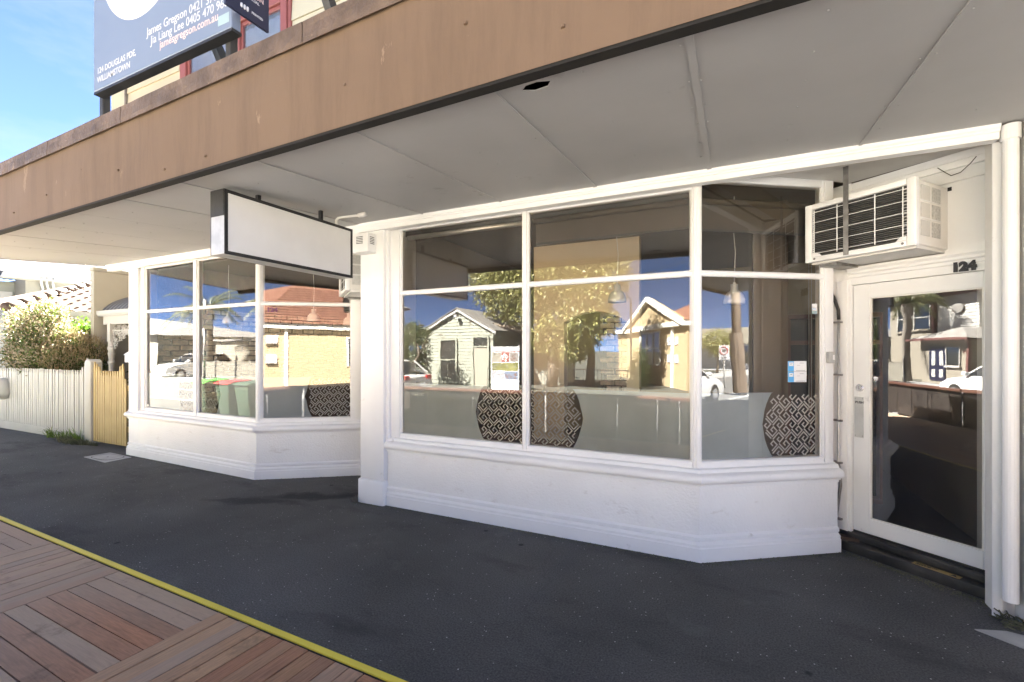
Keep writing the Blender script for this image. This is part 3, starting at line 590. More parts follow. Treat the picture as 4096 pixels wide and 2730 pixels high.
for xa, xb in ((-7.05,-6.10),(-5.86,-5.07)):
    f = MB(); f.box(xa-.11,xa,3.92,3.99,4.6,6.12); f.box(xb,xb+.11,3.92,3.99,4.6,6.12); f.box(xa,xb,3.92,3.99,6.0,6.12); f.box(xa-.14,xb+.14,3.90,3.99,4.52,4.6)
    f.box(xa-.17,xa-.112,3.94,3.99,4.6,6.2); f.box(xb+.112,xb+.16,3.94,3.99,4.6,6.2)
    f.box(xa,xa+.035,3.95,3.99,4.6,6.0); f.box(xb-.035,xb,3.95,3.99,4.6,6.0); f.box(xa+.035,xb-.035,3.95,3.99,5.955,6.0)
    wf = f.build('upper_window', M['red'], uw, bevel=.006)
    W[wf] = W[uw].copy()+Vector(wf.location)
    MB().box(xa+.035,xb-.035,3.966,3.970,4.6,5.955).build('pane', M['glass_up'], wf)
    cu = MB(); n = 26
    for i in range(n):
        x0, x1 = xa+.04+(xb-xa-.08)*i/n, xa+.04+(xb-xa-.08)*(i+1)/n; y0, y1 = 3.98+.006*math.sin(i*1.3), 3.98+.006*math.sin((i+1)*1.3)
        cu.quad((x0,y0,4.6),(x1,y1,4.6),(x1,y1,5.9),(x0,y0,5.9))
    cu.build('net_curtain', M['paper'], wf, smooth=True, recalc=False)
# remaining envelope
for q in ((-9.09,-8.88,4.2,9.2,3.21,6.3),(-8.72,-8.62,4.02,9.2,0,3.12),(9.3,9.5,4.2,9.2,0,6.3),(-8.88,9.3,9.0,9.2,0,6.3)): MB().box(*q).build('outer_wall', M['cream'], shop)
MB().box(-9.2,9.6,3.93,9.4,6.3,6.4).build('roof', M['greyroof'], shop)
MB().box(2.6,9.5,3.9,4.05,0,3.05).build('neighbour_front', M['white_old'], shop)

# ---- interior seen through the glass
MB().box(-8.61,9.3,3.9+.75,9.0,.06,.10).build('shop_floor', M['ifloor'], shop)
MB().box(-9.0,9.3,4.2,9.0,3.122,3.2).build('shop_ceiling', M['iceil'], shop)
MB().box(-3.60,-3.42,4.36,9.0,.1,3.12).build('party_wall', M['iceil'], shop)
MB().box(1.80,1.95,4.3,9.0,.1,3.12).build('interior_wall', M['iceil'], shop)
for fr, L_ in ((F1,3.12),(G1,3.2)): MB().fbox(fr, .0, L_, -.8, -.165, .1, .70).build('window_shelf', M['deckrail'] if fr is F1 else M['beige'], shop)
wl = MB(); ya, yb = 6.0, 6.14; xl, xr, zsp, ztp = -2.07, -1.22, 2.04, 2.18
wl.box(-2.52,xl,ya,yb,.1,3.12); wl.box(xr,-1.06,ya,yb,.1,3.12); n = 12
for i in range(n):
    def zz(k): t_ = 2*k/n-1; return zsp+(ztp-zsp)*(1-t_*t_)
    x0, x1 = xl+(xr-xl)*i/n, xl+(xr-xl)*(i+1)/n
    wl.hexa([(x0,ya,zz(i)),(x1,ya,zz(i+1)),(x1,yb,zz(i+1)),(x0,yb,zz(i)),(x0,ya,3.12),(x1,ya,3.12),(x1,yb,3.12),(x0,yb,3.12)])
wl.build('arched_wall', M['beige'], shop)
bm_ = MB().box(-.128,.128,-.012,.05,-.038,.038); bme = mesh_of(bm_, 'brick', M['ibrick'])
md_ = bmesh.new(); md_.from_mesh(bme); bmesh.ops.bevel(md_, geom=[e for e in md_.edges], offset=.009, segments=1, affect='EDGES'); md_.to_mesh(bme); md_.free()
sw = MB().box(-8.618,-8.55,4.1,9.0,.1,3.12).build('brick_wall', M['mortar'], shop)
for r in range(17):
    z = .86+r*.094
    for c in range(17):
        y = 4.40+c*.278+(.139 if r % 2 else 0)+random.uniform(-.008,.008)
        piece('brick', bme, (-8.55,y,z+random.uniform(-.004,.004)), sw, (random.uniform(-.02,.02),0,PI/2), (random.uniform(.93,1.03),1+random.uniform(0,.8),random.uniform(.9,1.04)))
bp = MB().box(-1.80,-1.30,7.05,7.3,.1,3.12).build('brick_pier', M['mortar'], shop)
for r in range(17):
    z = .90+r*.088
    for c in range(2):
        piece('brick', bme, (-1.66+c*.235-(.10 if r % 2 else 0)+.03, 7.05, z), bp, (0,0,0), (.86,1+random.uniform(0,.6),.97))
# roller blinds
def blind(fr, a, b, drop, lab):
    e = empty('roller_blind', fr.p((a+b)/2,-.17,2.9), lab, 'blind')
    MB().tube([fr.p(a+.02,-.17,2.88), fr.p(b-.02,-.17,2.88)], .026, 12).build('roller', M['satin'] if drop == 0 else M['blind'], e, smooth=True)
    if drop:
        MB().fbox(fr, a+.03, b-.03, -.199, -.197, 2.88-drop, 2.88).build('fabric', M['blind'], e)
        MB().fbox(fr, a+.03, b-.03, -.205, -.190, 2.86-drop, 2.88-drop).build('bottom_bar', M['black'], e)
    return e
blind(F1, .15, 1.575, 0, 'rolled-up blind with pale metal tube behind the left pane of the near bay')
blind(F1, 1.632, 3.058, .20, 'dark blind let down a little behind the wide middle pane of the near bay')
b3 = blind(F2, .05, 1.14, .22, 'dark blind let down a little behind the angled pane beside the glazed door')
for a in (1.075,1.10): MB().tube([fr_ for fr_ in (F2.p(a,-.14,2.86), F2.p(a,-.14,1.15))], .0028, 5).build('bead_chain', M['satin'], b3)

# nail heads and grit
nh = MB()
for a, b in zip(SJ[:-1], SJ[1:]):
    for xx in (a+.03, (a+b)/2, b-.03):
        for k in range(7):
            y = 2.0+k*.29+random.uniform(-.04,.04)
            if random.random() < .6: nh.lathe((xx+random.uniform(-.01,.01), y, zs(y)-.0045), [(.0005,-.002),(.005,0),(.005,.003)], 6)
props(nh.build('nail_heads', M['soffit'], awn, recalc=False), kind='stuff')
gr_ = MB()
def grit(p0, p1, n, spread):
    for _ in range(n):
        t_ = random.random(); q = abs(random.gauss(0, spread)); dx, dy = p1[0]-p0[0], p1[1]-p0[1]; l_ = math.hypot(dx,dy)
        x, y = p0[0]+dx*t_+dy/l_*(q+.004), p0[1]+dy*t_-dx/l_*(q+.004); r_ = random.uniform(.002,.006); a = random.uniform(0,PI)
        gr_.add([(x+r_*1.6*math.cos(a),y+r_*1.6*math.sin(a),.001),(x-r_*math.sin(a),y+r_*math.cos(a),.001),(x-r_*1.6*math.cos(a),y-r_*1.6*math.sin(a),.001),(x+r_*math.sin(a),y-r_*math.cos(a),.001),(x,y,r_*1.2)], [(0,1,4),(1,2,4),(2,3,4),(3,0,4)])
grit(A0,A1,700,.035); grit(A1,A2,300,.03); grit(B0,B1,500,.035); grit(B1,B2,260,.03); grit((.86,4.60),(1.58,4.03),500,.04); grit((-3.70,3.815),(-3.34,3.815),120,.03)
props(gr_.build('grit', M['weed_dry'], recalc=False), 'dark grit and leaf crumbs swept along the foot of the shopfront', 'grit', kind='stuff')

# ================================================================== things fixed to the shopfront
def air_conditioner(fd, label, strap):
    e = empty('air_conditioner', fd.p(.25,.2,2.37), label, 'air conditioner', 'window air conditioners over the shop doors')
    s0, s1, z0, z1, D = -.118, .625, 2.375, 2.842, .45
    b = MB(); b.fbox(fd, s0+.005, s1-.005, -.12, D-.05, z0+.01, z1-.01); b.build('casing', M['white_old'], e, bevel=.006)
    f = MB(); t = .052
    f.fbox(fd, s0, s0+t, D-.05, D, z0, z1); f.fbox(fd, s1-t, s1, D-.05, D, z0, z1); f.fbox(fd, s0+t, s1-t, D-.05, D, z1-t*.8, z1); f.fbox(fd, s0+t, s1-t, D-.05, D, z0, z0+.04)
    for a0, a1 in ((s0+t, s0+t+.07),(s1-t-.07, s1-t)):
        up = a0 == s0+t
        p0, p1 = (a0,a1) if up else (a1,a0)
        f.extr([fd.p(p0,D-.004,z0+.04), fd.p(p1,D-.004,z0+.04), fd.p(p0+(p1-p0)*.6,D-.004,z0+.072), fd.p(p0,D-.004,z0+.072)], (-fd.n[0]*.03,-fd.n[1]*.03,0))
    f.build('front_frame', M['white'], e, bevel=.005, seg=2)
    MB().fbox(fd, s0+t, s1-t, D-.045, D-.04, z0+.03, z1-.03).build('coil_back', M['dark'], e)
    fins = MB()
    for i in range(26):
        z = z0+.05+i*(z1-z0-.10)/25; fins.fbox(fd, s0+t, s1-t, D-.04, D-.018, z, z+.0055)
    props(fins.build('coil_fins', M['acfin'], e), kind='stuff')
    for i in range(5): z = z0+.068+i*(z1-z0-.135)/4; MB().fbox(fd, s0+t-.005, s1-t+.005, D-.012, D-.007, z-.002, z+.002).build('grille_wire', M['white'], e)
    for a in (.03,.30,.70,.965): x = s0+t+(s1-s0-2*t)*a; MB().fbox(fd, x-.003, x+.003, D-.0065, D-.001, z0+.05, z1-.05).build('grille_wire', M['white'], e)
    g = MB()
    for i in range(17): z = z0+.06+i*(z1-z0-.13)/16; g.fbox(fd, s1-t-.03, s1-t, D-.018, D-.013, z-.0015, z+.0015)
    props(g.build('fine_wires', M['white'], e), kind='stuff')
    # side louvre filters: three rows of two
    for r in range(3):
        for c in range(2):
            za = z0+.075+r*.122; oa = D-.075-c*.155
            w_ = MB(); w_.fbox(fd, s1-.004, s1-.0005, oa-.118, oa, za, za+.105); pan = w_.build('side_filter', M['acmesh'], e)
            if c == 0:
                v = MB()
                for k in range(11): v.fbox(fd, s1-.0005, s1+.003, oa-.114+k*.0107, oa-.109+k*.0107, za+.004, za+.10)
                props(v.build('louvre_fins', M['grey_white'], pan), kind='stuff')
    for zz_ in (.195,.317): MB().fbox(fd, s1-.005, s1+.002, D-.36, D-.07, z0+zz_, z0+zz_+.004).build('side_rib', M['white'], e)
    MB().fbox(fd, s0+.02, s1-.02, -.05, D-.06, z0-.012, z0+.012).build('drip_tray', M['white_old'], e)
    MB().fbox(fd, s0+.06, s0+.19, .05, D-.1, z0-.035, z0-.012).build('support_bracket', M['steel'], e)
    MB().fbox(fd, s1-.004, s1+.018, -.016, -.009, z1-.035, z1-.008).build('wall_gap', M['dark'], e)
    for a in (s0+.075, s1-.075): MB().extr([tuple(Vector(fd.p(a,D,z0+.022))+Vector((fd.d[0]*math.cos(k*PI/5),fd.d[1]*math.cos(k*PI/5),math.sin(k*PI/5)))*.009) for k in range(10)], (fd.n[0]*.002,fd.n[1]*.002,0)).build('frame_screw', M['steel'], e)
    if strap: MB().fbox(fd, s0+.292, s0+.328, D+.001, D+.006, z0+.01, 3.06).build('hanging_strap', M['steel'], e)
    return e
air_conditioner(FD, 'white window air conditioner with side filters, hung by a steel strap over the glazed door', True)
air_conditioner(GD, 'white air conditioner half hidden behind the blank hanging sign and the pillar', False)
# drain hose of the near unit down the corner post
dh = empty('drain_hose', FD.p(-.10,.04,0), 'thin grey drain hose clipped down the corner post left of the glazed door', 'hose')
MB().tube([FD.p(-.19,.10,2.36),FD.p(-.19,.09,2.30),FD.p(-.17,.06,2.22),FD.p(-.12,.045,2.12),FD.p(-.085,.04,2.0),FD.p(-.082,.04,1.92)], .013, 8).build('black_hose', M['black'], dh, smooth=True)
MB().tube([FD.p(-.082,.04,1.93),FD.p(-.082,.04,1.2),FD.p(-.084,.04,.70),FD.p(-.07,.055,.64)], .0105, 8).build('grey_pipe', M['galv'], dh, smooth=True)
MB().tube([FD.p(-.084,.045,.69),FD.p(-.06,.065,.62),FD.p(-.045,.085,.52),FD.p(-.075,.075,.30),FD.p(-.085,.085,.22),FD.p(-.06,.10,.10),FD.p(-.06,.12,.02)], .0125, 8).build('black_hose', M['steel'], dh, smooth=True)
for z in (1.90,1.45,1.06,.70,.22): MB().fbox(FD, -.125, -.055, .018, .055, z-.01, z+.006).build('clip', M['steel'], dh)
gb = MB(); gb.fbox(F2, 1.155, 1.215, -.058, -.015, 1.55, 1.645)
gbo = props(gb.build('key_safe', M['greybox'], bevel=.012, seg=3), 'small grey box on the white frame beside the glazed door', 'box')
MB().fbox(F2, 1.186, 1.204, -.0152, -.0135, 1.58, 1.62).build('label_plate', M['paper'], gbo)

# notices and stickers on the angled pane
nt_ = empty('paper_notice', F2.p(.95,-.092,1.395), 'pair of white notices with blue edges taped to the angled pane', 'notice')
a0, a1 = .838, 1.012
for k, (z0, z1) in enumerate(((1.482,1.568),(1.394,1.480))):
    MB().fbox(F2, a0, a1, -.0945, -.0935, z0, z1).build('sheet', M['paper'], nt_)
    MB().fbox(F2, a0+.001, a0+.056, -.0933, -.0928, z0+.001, z1-.001).build('blue_band', M['blue'], nt_)
    MB().fbox(F2, a0+.010, a0+.050, -.0926, -.0922, z0+.045, z0+.075).build('logo_patch', M['paper'], nt_)
    MB().tube([F2.p(a0+.018,-.092,z0+.062), F2.p(a0+.032,-.092,z0+.062), F2.p(a0+.040,-.092,z0+.068)], .0014, 4).build('logo_mark', M['ink'], nt_)
    ln = MB(); ln.fbox(F2, a0+.075, a1-.015, -.0933, -.0928, z0+.006, z0+.010); ln.fbox(F2, a0+.085, a1-.06, -.0933, -.0928, z0+.050, z0+.052); ln.fbox(F2, a0+.11, a1-.025, -.0933, -.0928, z0+.068, z0+.071)
    ln.build('text_lines', M['inkgrey'], nt_)
stk = empty('card_sticker', F2.p(1.085,-.09,1.963), 'small pale payment stickers at the edge of the angled pane', 'sticker')
for k, (z, m_) in enumerate(((2.02,'paper'),(1.99,'paper'),(1.962,'sticker'))): MB().fbox(F2, 1.064, 1.112, -.0942, -.0935, z, z+.026).build('sticker', M[m_], stk)
text('card_lettering', 'VISA', .017, F2.p(1.067,-.0930,1.996), (*F2.d,0), (0,0,1), M['blue'], stk, .0003)
vt = empty('vinyl_number', G2.p(.16,-.09,2.165), 'violet 124 vinyl number in the top corner of the far angled pane', 'number')
text('number_lettering', '124', .078, G2.p(.115,-.092,2.165), (*G2.d,0), (0,0,1), M['violet'], vt, .0005, .004, sx=1.15)
cst = MB(); cst.fbox(G1, .435, .475, -.094, -.093, .782, .835)
co = props(cst.build('corner_sticker', M['paper']), 'tiny white sticker in the lower left corner of the far bay window', 'sticker')
MB().fbox(G1, .437, .473, -.0928, -.0922, .822, .833).build('printed_band', M['ink'], co)

# alarm box on the pillar
al = empty('alarm_box', (-3.55,3.77,2.70), 'white louvred alarm box on top of the pillar', 'alarm box')
MB().box(-3.665,-3.445,3.70,3.836,2.70,2.90).build('housing', M['white'], al, bevel=.006, seg=2)
for i in range(5): MB().box(-3.60,-3.51,3.697,3.701,2.79+i*.017,2.797+i*.017).build('louvre', M['acfin'], al); MB().box(-3.446,-3.442,3.735,3.80,2.79+i*.017,2.797+i*.017).build('louvre', M['acfin'], al)

# light-box sign hanging under the awning
sg = empty('hanging_sign', (-3.53,2.82,2.385), 'blank white light-box sign with black edge hanging under the awning', 'sign')
y0, y1, z0, z1, xa, xb = 2.19, 3.485, 2.385, 2.875, -3.605, -3.445
bd = MB(); bd.box(xa,xb,y0,y1,z0,z1); bd.build('casing', M['galv'], sg, bevel=.003)
fr_ = MB(); t = .026
for p in ((y0,y0+t,z0,z1),(y1-t,y1,z0,z1),(y0+t,y1-t,z1-t,z1),(y0+t,y1-t,z0,z0+t)): fr_.box(xb,xb+.006,*p); fr_.box(xa-.006,xa,*p)
fr_.box(xa+.0,xb,y0-.004,y0-.0005,z0+.29,z1)
fr_.build('black_edge', M['black'], sg)
MB().box(xb,xb+.003,y0+t,y1-t,z0+t,z1-t).build('sign_face', M['acrylic'], sg); MB().box(xa-.003,xa,y0+t,y1-t,z0+t,z1-t).build('sign_face', M['acrylic'], sg)
for yy in (2.52,3.16): MB().box(-3.535,-3.505,yy-.015,yy+.015,z1,zs(yy)+.002).build('hanger', M['black'], sg)
MB().tube([(-3.5,3.33,z1-.005),(-3.5,3.33,z1+.06),(-3.49,3.345,z1+.085),(-3.44,3.37,z1+.095),(-3.29,3.40,z1+.10),(-3.27,3.405,z1+.10)], .013, 8).build('conduit', M['white_old'], sg, smooth=True)
MB().tube([(-3.28,3.402,z1+.10),(-3.23,3.41,z1+.102),(-3.20,3.415,z1+.108)], [.022,.026,.024], 8).build('conduit_gland', M['white_old'], sg, smooth=True)

# ================================================================== agents' board over the awning
bb = empty('billboard', (-4.11,2.1,3.40), 'large blue agent board on black posts above the awning', 'billboard')
MB().box(-5.10,-3.19,2.08,2.15,3.945,6.1).build('panel', M['navyboard'], bb, bevel=.006)
MB().box(-5.10,-3.19,2.082,2.155,3.922,3.943).build('bottom_edge', M['black'], bb)
for x in (-5.155,-3.35): MB().box(x-.03,x+.03,2.156,2.216,3.2,6.0).build('post', M['blackwood'], bb, bevel=.006)
for x in (-3.80,-2.56): MB().hexa([(x-.03,2.22,4.30),(x+.03,2.22,4.30),(x+.03,2.30,4.30),(x-.03,2.30,4.30),(x-.03,2.86,3.19),(x+.03,2.86,3.19),(x+.03,2.94,3.19),(x-.03,2.94,3.19)]).build('brace', M['blackwood'], bb)
MB().hexa([(-2.05,2.35,5.0),(-1.98,2.35,5.0),(-1.98,2.44,5.0),(-2.05,2.44,5.0),(-2.05,3.0,3.19),(-1.98,3.0,3.19),(-1.98,3.09,3.19),(-2.05,3.09,3.19)]).build('brace', M['blackwood'], bb)
ci = MB(); cc = (-4.345, 5.0); ci.extr([(cc[0]+.62*math.cos(k*PI/32), 2.0795, cc[1]+.62*math.sin(k*PI/32)) for k in range(64)], (0,-.001,0)); ci.build('white_disc', M['letterwhite'], bb)
X, Z = (1,0,0), (0,0,1)
for s, sz, x, z, m_, bo, sx in (('James Gregson 0421 370 968', .097, -4.255, 4.190, 'letterwhite', .0005, .92), ('Jia Liang Lee 0405 470 968', .097, -4.20, 4.108, 'letterwhite', .0005, .93),
    ('jamesgregson.com.au', .088, -4.075, 4.04, 'letterpink', .0025, .98), ('124 DOUGLAS PDE,', .073, -5.035, 4.086, 'letterwhite', .0025, .98), ('WILLIAMSTOWN', .073, -5.035, 4.008, 'letterwhite', .0025, .95)):
    text('board_lettering', s, sz, (x,2.0785,z), X, Z, M[m_], bb, .0004, bo*.35, sx=sx)
MB().box(-3.34,-3.215,2.0785,2.0792,3.99,4.06).build('corner_sticker', M['sticker'], bb)
ss = empty('side_board', (-3.09,2.15,4.02), 'small dark navy agent sign standing edge-on beside the blue board', 'sign')
MB().box(-3.115,-3.095,1.98,2.30,4.012,4.55).build('panel', M['navy'], ss)
text('sign_lettering', 'GREGSON', .045, (-3.0945,2.05,4.19), (0,1,0), Z, M['letterpink'], ss, .0003, .001)
text('sign_lettering', 'COMMERCIAL', .026, (-3.0945,2.06,4.158), (0,1,0), Z, M['letterwhite'], ss, .0003, .0006)
for i in range(3): MB().lathe((-3.0945,2.09+i*.022,4.075), [(.001,-.018),(.008,-.012),(.009,0),(.008,.012),(.001,.018)], 8).build('logo_dot', M['letterwhite'], ss)
text('sign_lettering', 'PRINTED', .022, (-3.0945,2.165,4.066), (0,1,0), Z, M['letterwhite'], ss, .0003, .0008)

# ================================================================== pit lid in the footpath
pc = empty('service_pit', (-8.75,3.73,0), 'square pale service pit lid set in the asphalt by the far bay', 'pit cover')
c0 = [(-9.10,3.59),(-8.365,3.545),(-8.41,3.90),(-9.11,3.93)]
MB().prism(c0, .0, .006).build('surround', M['concrete'], pc)
cx_, cy_ = -8.745, 3.742
MB().prism([(cx_+.27*math.copysign(abs(math.cos(a))**.6,math.cos(a)), cy_+.135*math.copysign(abs(math.sin(a))**.6,math.sin(a))) for a in [k*PI/16 for k in range(32)]], .0062, .0085).build('lid', M['concrete'], pc)
ring = MB(); q = [(cx_+.275*math.copysign(abs(math.cos(a))**.6,math.cos(a)), cy_+.139*math.copysign(abs(math.sin(a))**.6,math.sin(a)), .0064) for a in [k*PI/16 for k in range(33)]]
ring.tube(q, .0035, 4).build('lid_gap', M['dark'], pc); MB().lathe((cx_,cy_,.008), [(.014,0),(.014,.0015)], 10).build('lift_hole', M['dark'], pc)

# ================================================================== pendants and joinery inside
def pendant(x, y, zb, label):
    e = empty('pendant_lamp', (x,y,zb), label, 'lamp', 'white enamel pendant lamps inside the shops')
    MB().lathe((x,y,zb), [(.095,0),(.093,.04),(.082,.08),(.06,.11),(.035,.125),(.034,.185),(.012,.19),(.011,.205)], 20).build('shade', M['lampwhite'], e, smooth=True)
    MB().tube([(x,y,zb+.2),(x+.01,y,zb+.5),(x-.012,y,zb+.75),(x,y,3.12)], .004, 5).build('cord', M['lampwhite'], e)
pendant(-1.085,4.85,2.165,'white pendant lamp behind the wide middle pane'); pendant(.025,4.85,2.10,'white pendant lamp behind the angled pane by the door')
pendant(-7.74,5.0,2.12,'white pendant lamp hanging behind the second pane of the far bay'); pendant(-5.72,5.0,2.105,'white pendant lamp behind the far angled pane, left of two'); pendant(-5.50,5.5,2.07,'white pendant lamp behind the far angled pane, right of two')
cb = empty('glazed_cabinet', (.95,5.85,.1), 'dark red joinery with small panes inside behind the angled window', 'cabinet')
for a in range(5): MB().box(.56+a*.2,.585+a*.2,5.82,5.98,.1,2.02).build('stile', M['redjoinery'], cb)
for z in (.1,1.35,1.72,2.0): MB().box(.56,1.385,5.81,5.97,z,z+.045).build('rail', M['redjoinery'], cb)
MB().box(.56,1.385,5.94,5.98,.1,2.0).build('back', M['dark'], cb)
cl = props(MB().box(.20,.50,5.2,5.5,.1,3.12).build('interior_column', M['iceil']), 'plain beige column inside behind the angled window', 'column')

# ================================================================== fence, gate and yard next door
fen = empty('picket_fence', (-12.6,4.2,0), 'cream picket fence along the footpath with plinth board', 'fence')
MB().box(-17.7,-10.50,4.205,4.235,.0,.16).build('plinth_board', M['picket'], fen, bevel=.004)
for z in (.38,1.05): MB().box(-17.7,-10.50,4.24,4.285,z,z+.07).build('rail', M['picket'], fen)
def picket(w, h, tip): return MB().extr([(-w/2,0,0),(w/2,0,0),(w/2,0,h-tip),(w*.30,0,h-tip*.55),(w*.30,0,h-tip*.4),(w*.2,0,h),(-w*.2,0,h),(-w*.30,0,h-tip*.4),(-w*.30,0,h-tip*.55),(-w/2,0,h-tip)], (0,.02,0))
pk = mesh_of(picket(.068,1.14,.09), 'picket', M['picket'])
i = 0; x = -10.56
while x > -17.6:
    sc_ = 1+(.20 if i == 0 else .13 if i == 1 else .055 if i == 2 else 0)
    piece('picket', pk, (x,4.216+random.uniform(-.002,.002),.16), fen, (random.uniform(-.004,.004),random.uniform(-.006,.006),random.uniform(-.02,.02)), (1,1,sc_*random.uniform(.994,1.004))); x -= .0865; i += 1
gp = MB(); w = .105; gp.extr([(-10.50,4.15,0),(-10.29,4.15,0)]+[(-10.395+w*math.cos(a), 4.15, 1.435+.07*math.sin(a)) for a in [k*PI/10 for k in range(11)]], (0,.18,0))
props(gp.build('gate_post', M['picket'], bevel=.012, seg=2), 'thick cream gate post with rounded top between fence and yellow gate', 'post')
ga = empty('yellow_gate', (-9.72,4.2,0), 'pale yellow picket gate beside the shop', 'gate')
pg = mesh_of(picket(.060,1.26,.10), 'picket', M['gate'])
xs = [-10.24+k*.0785 for k in range(14)]
for k, x in enumerate(xs):
    h_ = 1.12 if k == 0 else 1.09 if k == 1 else 1.055 if k == 2 else 1.07 if k == 11 else 1.10 if k == 12 else 1.0 if k < 13 else .9
    piece('picket', pg, (x,4.185,.05), ga, (0,random.uniform(-.006,.006),random.uniform(-.02,.02)), (1,1,h_))
for z in (.28,.98): MB().box(-10.27,-9.17,4.21,4.25,z,z+.09).build('rail', M['gate'], ga)
MB().extr([(-10.2,4.215,.30),(-10.12,4.215,.30),(-9.2,4.215,1.02),(-9.28,4.215,1.02)], (0,.03,0)).build('brace', M['gate'], ga)
# shell shaped letterbox at the picture's edge
lb = MB(); prof = [(.0,.0),(.10,.03),(.155,.12),(.165,.24),(.14,.36),(.08,.44),(.0,.47)]
lb.lathe((-13.98,4.17,.62), [(max(.002,r),z) for r, z in prof], 18)
lbo = props(lb.build('letterbox', M['picket'], smooth=True), 'rounded pale metal letterbox on the picket fence', 'letterbox')
MB().box(-13.99,-13.80,4.0,4.03,.66,.72).build('paper_slot', M['dark'], lbo)

def leaves(name, blobs, n, ln, wd, mat, parent, shell=.55, up=.0, droop=0, seed=1):
    r = np.random.default_rng(seed); vol = np.array([b[1][0]*b[1][1]*b[1][2] for b in blobs])**.75; pr = vol/vol.sum()
    idx = r.choice(len(blobs), n, p=pr); C = np.array([b[0] for b in blobs])[idx]; Rr = np.array([b[1] for b in blobs])[idx]
    d = r.normal(size=(n,3)); d /= np.linalg.norm(d,axis=1)[:,None]; rad = (shell+(1-shell)*r.random(n)**.6)*(1+.12*r.normal(size=n)); p = C+d*Rr*rad[:,None]
    ax = d*.7+r.normal(size=(n,3))*.75; ax[:,2] += up-droop; ax /= np.linalg.norm(ax,axis=1)[:,None]
    sd = np.cross(ax, r.normal(size=(n,3))); sd /= np.linalg.norm(sd,axis=1)[:,None]; nn = np.cross(ax, sd)
    l = ln*(.6+.8*r.random(n))[:,None]; w = wd*(.7+.6*r.random(n))[:,None]
    V = np.empty((n,4,3)); V[:,0] = p; V[:,1] = p+ax*l*.45+sd*w/2+nn*w*.15; V[:,2] = p+ax*l; V[:,3] = p+ax*l*.45-sd*w/2+nn*w*.15
    keep = V[:,:,2].min(axis=1) > .02; V = V[keep]; n = len(V); org = np.array(W[parent])
    me = bpy.data.meshes.new(name); me.vertices.add(n*4); me.vertices.foreach_set('co', (V.reshape(-1,3)-org).ravel())
    me.loops.add(n*4); me.loops.foreach_set('vertex_index', np.arange(n*4)); me.polygons.add(n); me.polygons.foreach_set('loop_start', np.arange(n)*4); me.polygons.foreach_set('loop_total', np.full(n,4))
    me.update(); me.validate(); me.materials.append(mat); o = link(bpy.data.objects.new(name, me)); o.parent = parent; return o
def limbs(parent, base, tips, r0, mat, name='stem', n=7):
    mb = MB(); b = Vector(base)
    for t_ in tips:
        t_ = Vector(t_); m_ = b.lerp(t_, .5)+Vector((random.uniform(-.1,.1),random.uniform(-.1,.1),random.uniform(0,.15)))*(t_-b).length*.5
        mb.tube([b, b.lerp(m_,.55), m_, t_], [r0, r0*.8, r0*.6, r0*.2], n)
    return mb.build(name, mat, parent, smooth=True)
def spikes(name, blobs, n, ln, r_, mat, parent, seed):
    r = random.Random(seed); mb = MB()
    for _ in range(n):
        c, R_ = r.choice(blobs); a = r.uniform(0,2*PI); e = math.acos(r.uniform(.0,1)); d = Vector((math.sin(e)*math.cos(a), math.sin(e)*math.sin(a), math.cos(e)))
        p = Vector(c)+Vector((d.x*R_[0], d.y*R_[1], d.z*R_[2]))*r.uniform(.88,1.05); t_ = (d*.5+Vector((r.uniform(-.35,.35),r.uniform(-.35,.35),.9))).normalized()*ln*r.uniform(.6,1.5)
        s_ = t_.cross(Vector((r.random(),r.random(),.2))).normalized()*r_; u_ = t_.cross(s_).normalized()*r_
        mb.add([p+s_, p-s_*.5+u_, p-s_*.5-u_, p+t_], [(0,1,3),(1,2,3),(2,0,3)])
    return mb.build(name, mat, parent, recalc=False)
# shrubs
s1 = empty('flowering_shrub', (-13.6,4.75,0), 'tall shrub covered in cream flowers behind the picket fence', 'shrub')
B_ = [((-13.9,4.75,1.7),(.75,.5,.85)), ((-13.7,4.75,2.35),(.45,.35,.40)), ((-14.3,4.8,1.5),(.7,.5,.9)), ((-13.3,4.75,1.45),(.6,.5,.55)), ((-14.6,4.8,2.2),(.6,.4,.5)), ((-13.25,4.8,1.95),(.35,.3,.3))]
leaves('foliage', B_, 11000, .075, .034, M['leaf_shrub'], s1, .3, .3, seed=3); leaves('blossom', B_, 9000, .055, .034, M['flower'], s1, .86, .6, seed=4)
limbs(s1, (-13.8,4.75,0), [(-13.9,4.8,2.0),(-14.3,4.9,1.9),(-13.3,4.7,1.7)], .04, M['bark'])
s2 = empty('dry_flowered_shrub', (-13.0,4.9,0), 'rounded shrub with dry straw-coloured flower spikes by the porch', 'shrub')
B_ = [((-13.25,4.8,1.38),(.42,.34,.60)), ((-12.95,5.0,1.42),(.42,.30,.60)), ((-12.75,5.15,1.38),(.36,.26,.54)), ((-13.0,4.75,1.2),(.35,.3,.55))]
leaves('foliage', B_, 12000, .065, .026, M['leaf_shrub'], s2, .35, .3, seed=5)
Bt = [(c_, (r_[0]*1.02,r_[1]*1.02,r_[2]*1.02)) for c_, r_ in B_]
spikes('flower_spike', Bt, 1900, .13, .007, M['flower_dry'], s2, 6); leaves('blossom', [((c_[0],c_[1],c_[2]+.18),(r_[0],r_[1],r_[2]*.8)) for c_, r_ in B_], 4200, .05, .02, M['flower_dry'], s2, .88, .8, seed=8)
limbs(s2, (-13.0,4.95,0), [(-13.1,4.9,1.5),(-12.8,5.1,1.5),(-13.2,4.9,1.4)], .03, M['bark'])
s3 = empty('green_bush', (-14.6,5.95,0), 'bright green leafy bush under the tiled roof eave', 'shrub')
B_ = [((-14.6,5.75,1.75),(.5,.42,.62)), ((-14.5,6.1,1.9),(.5,.4,.58))]
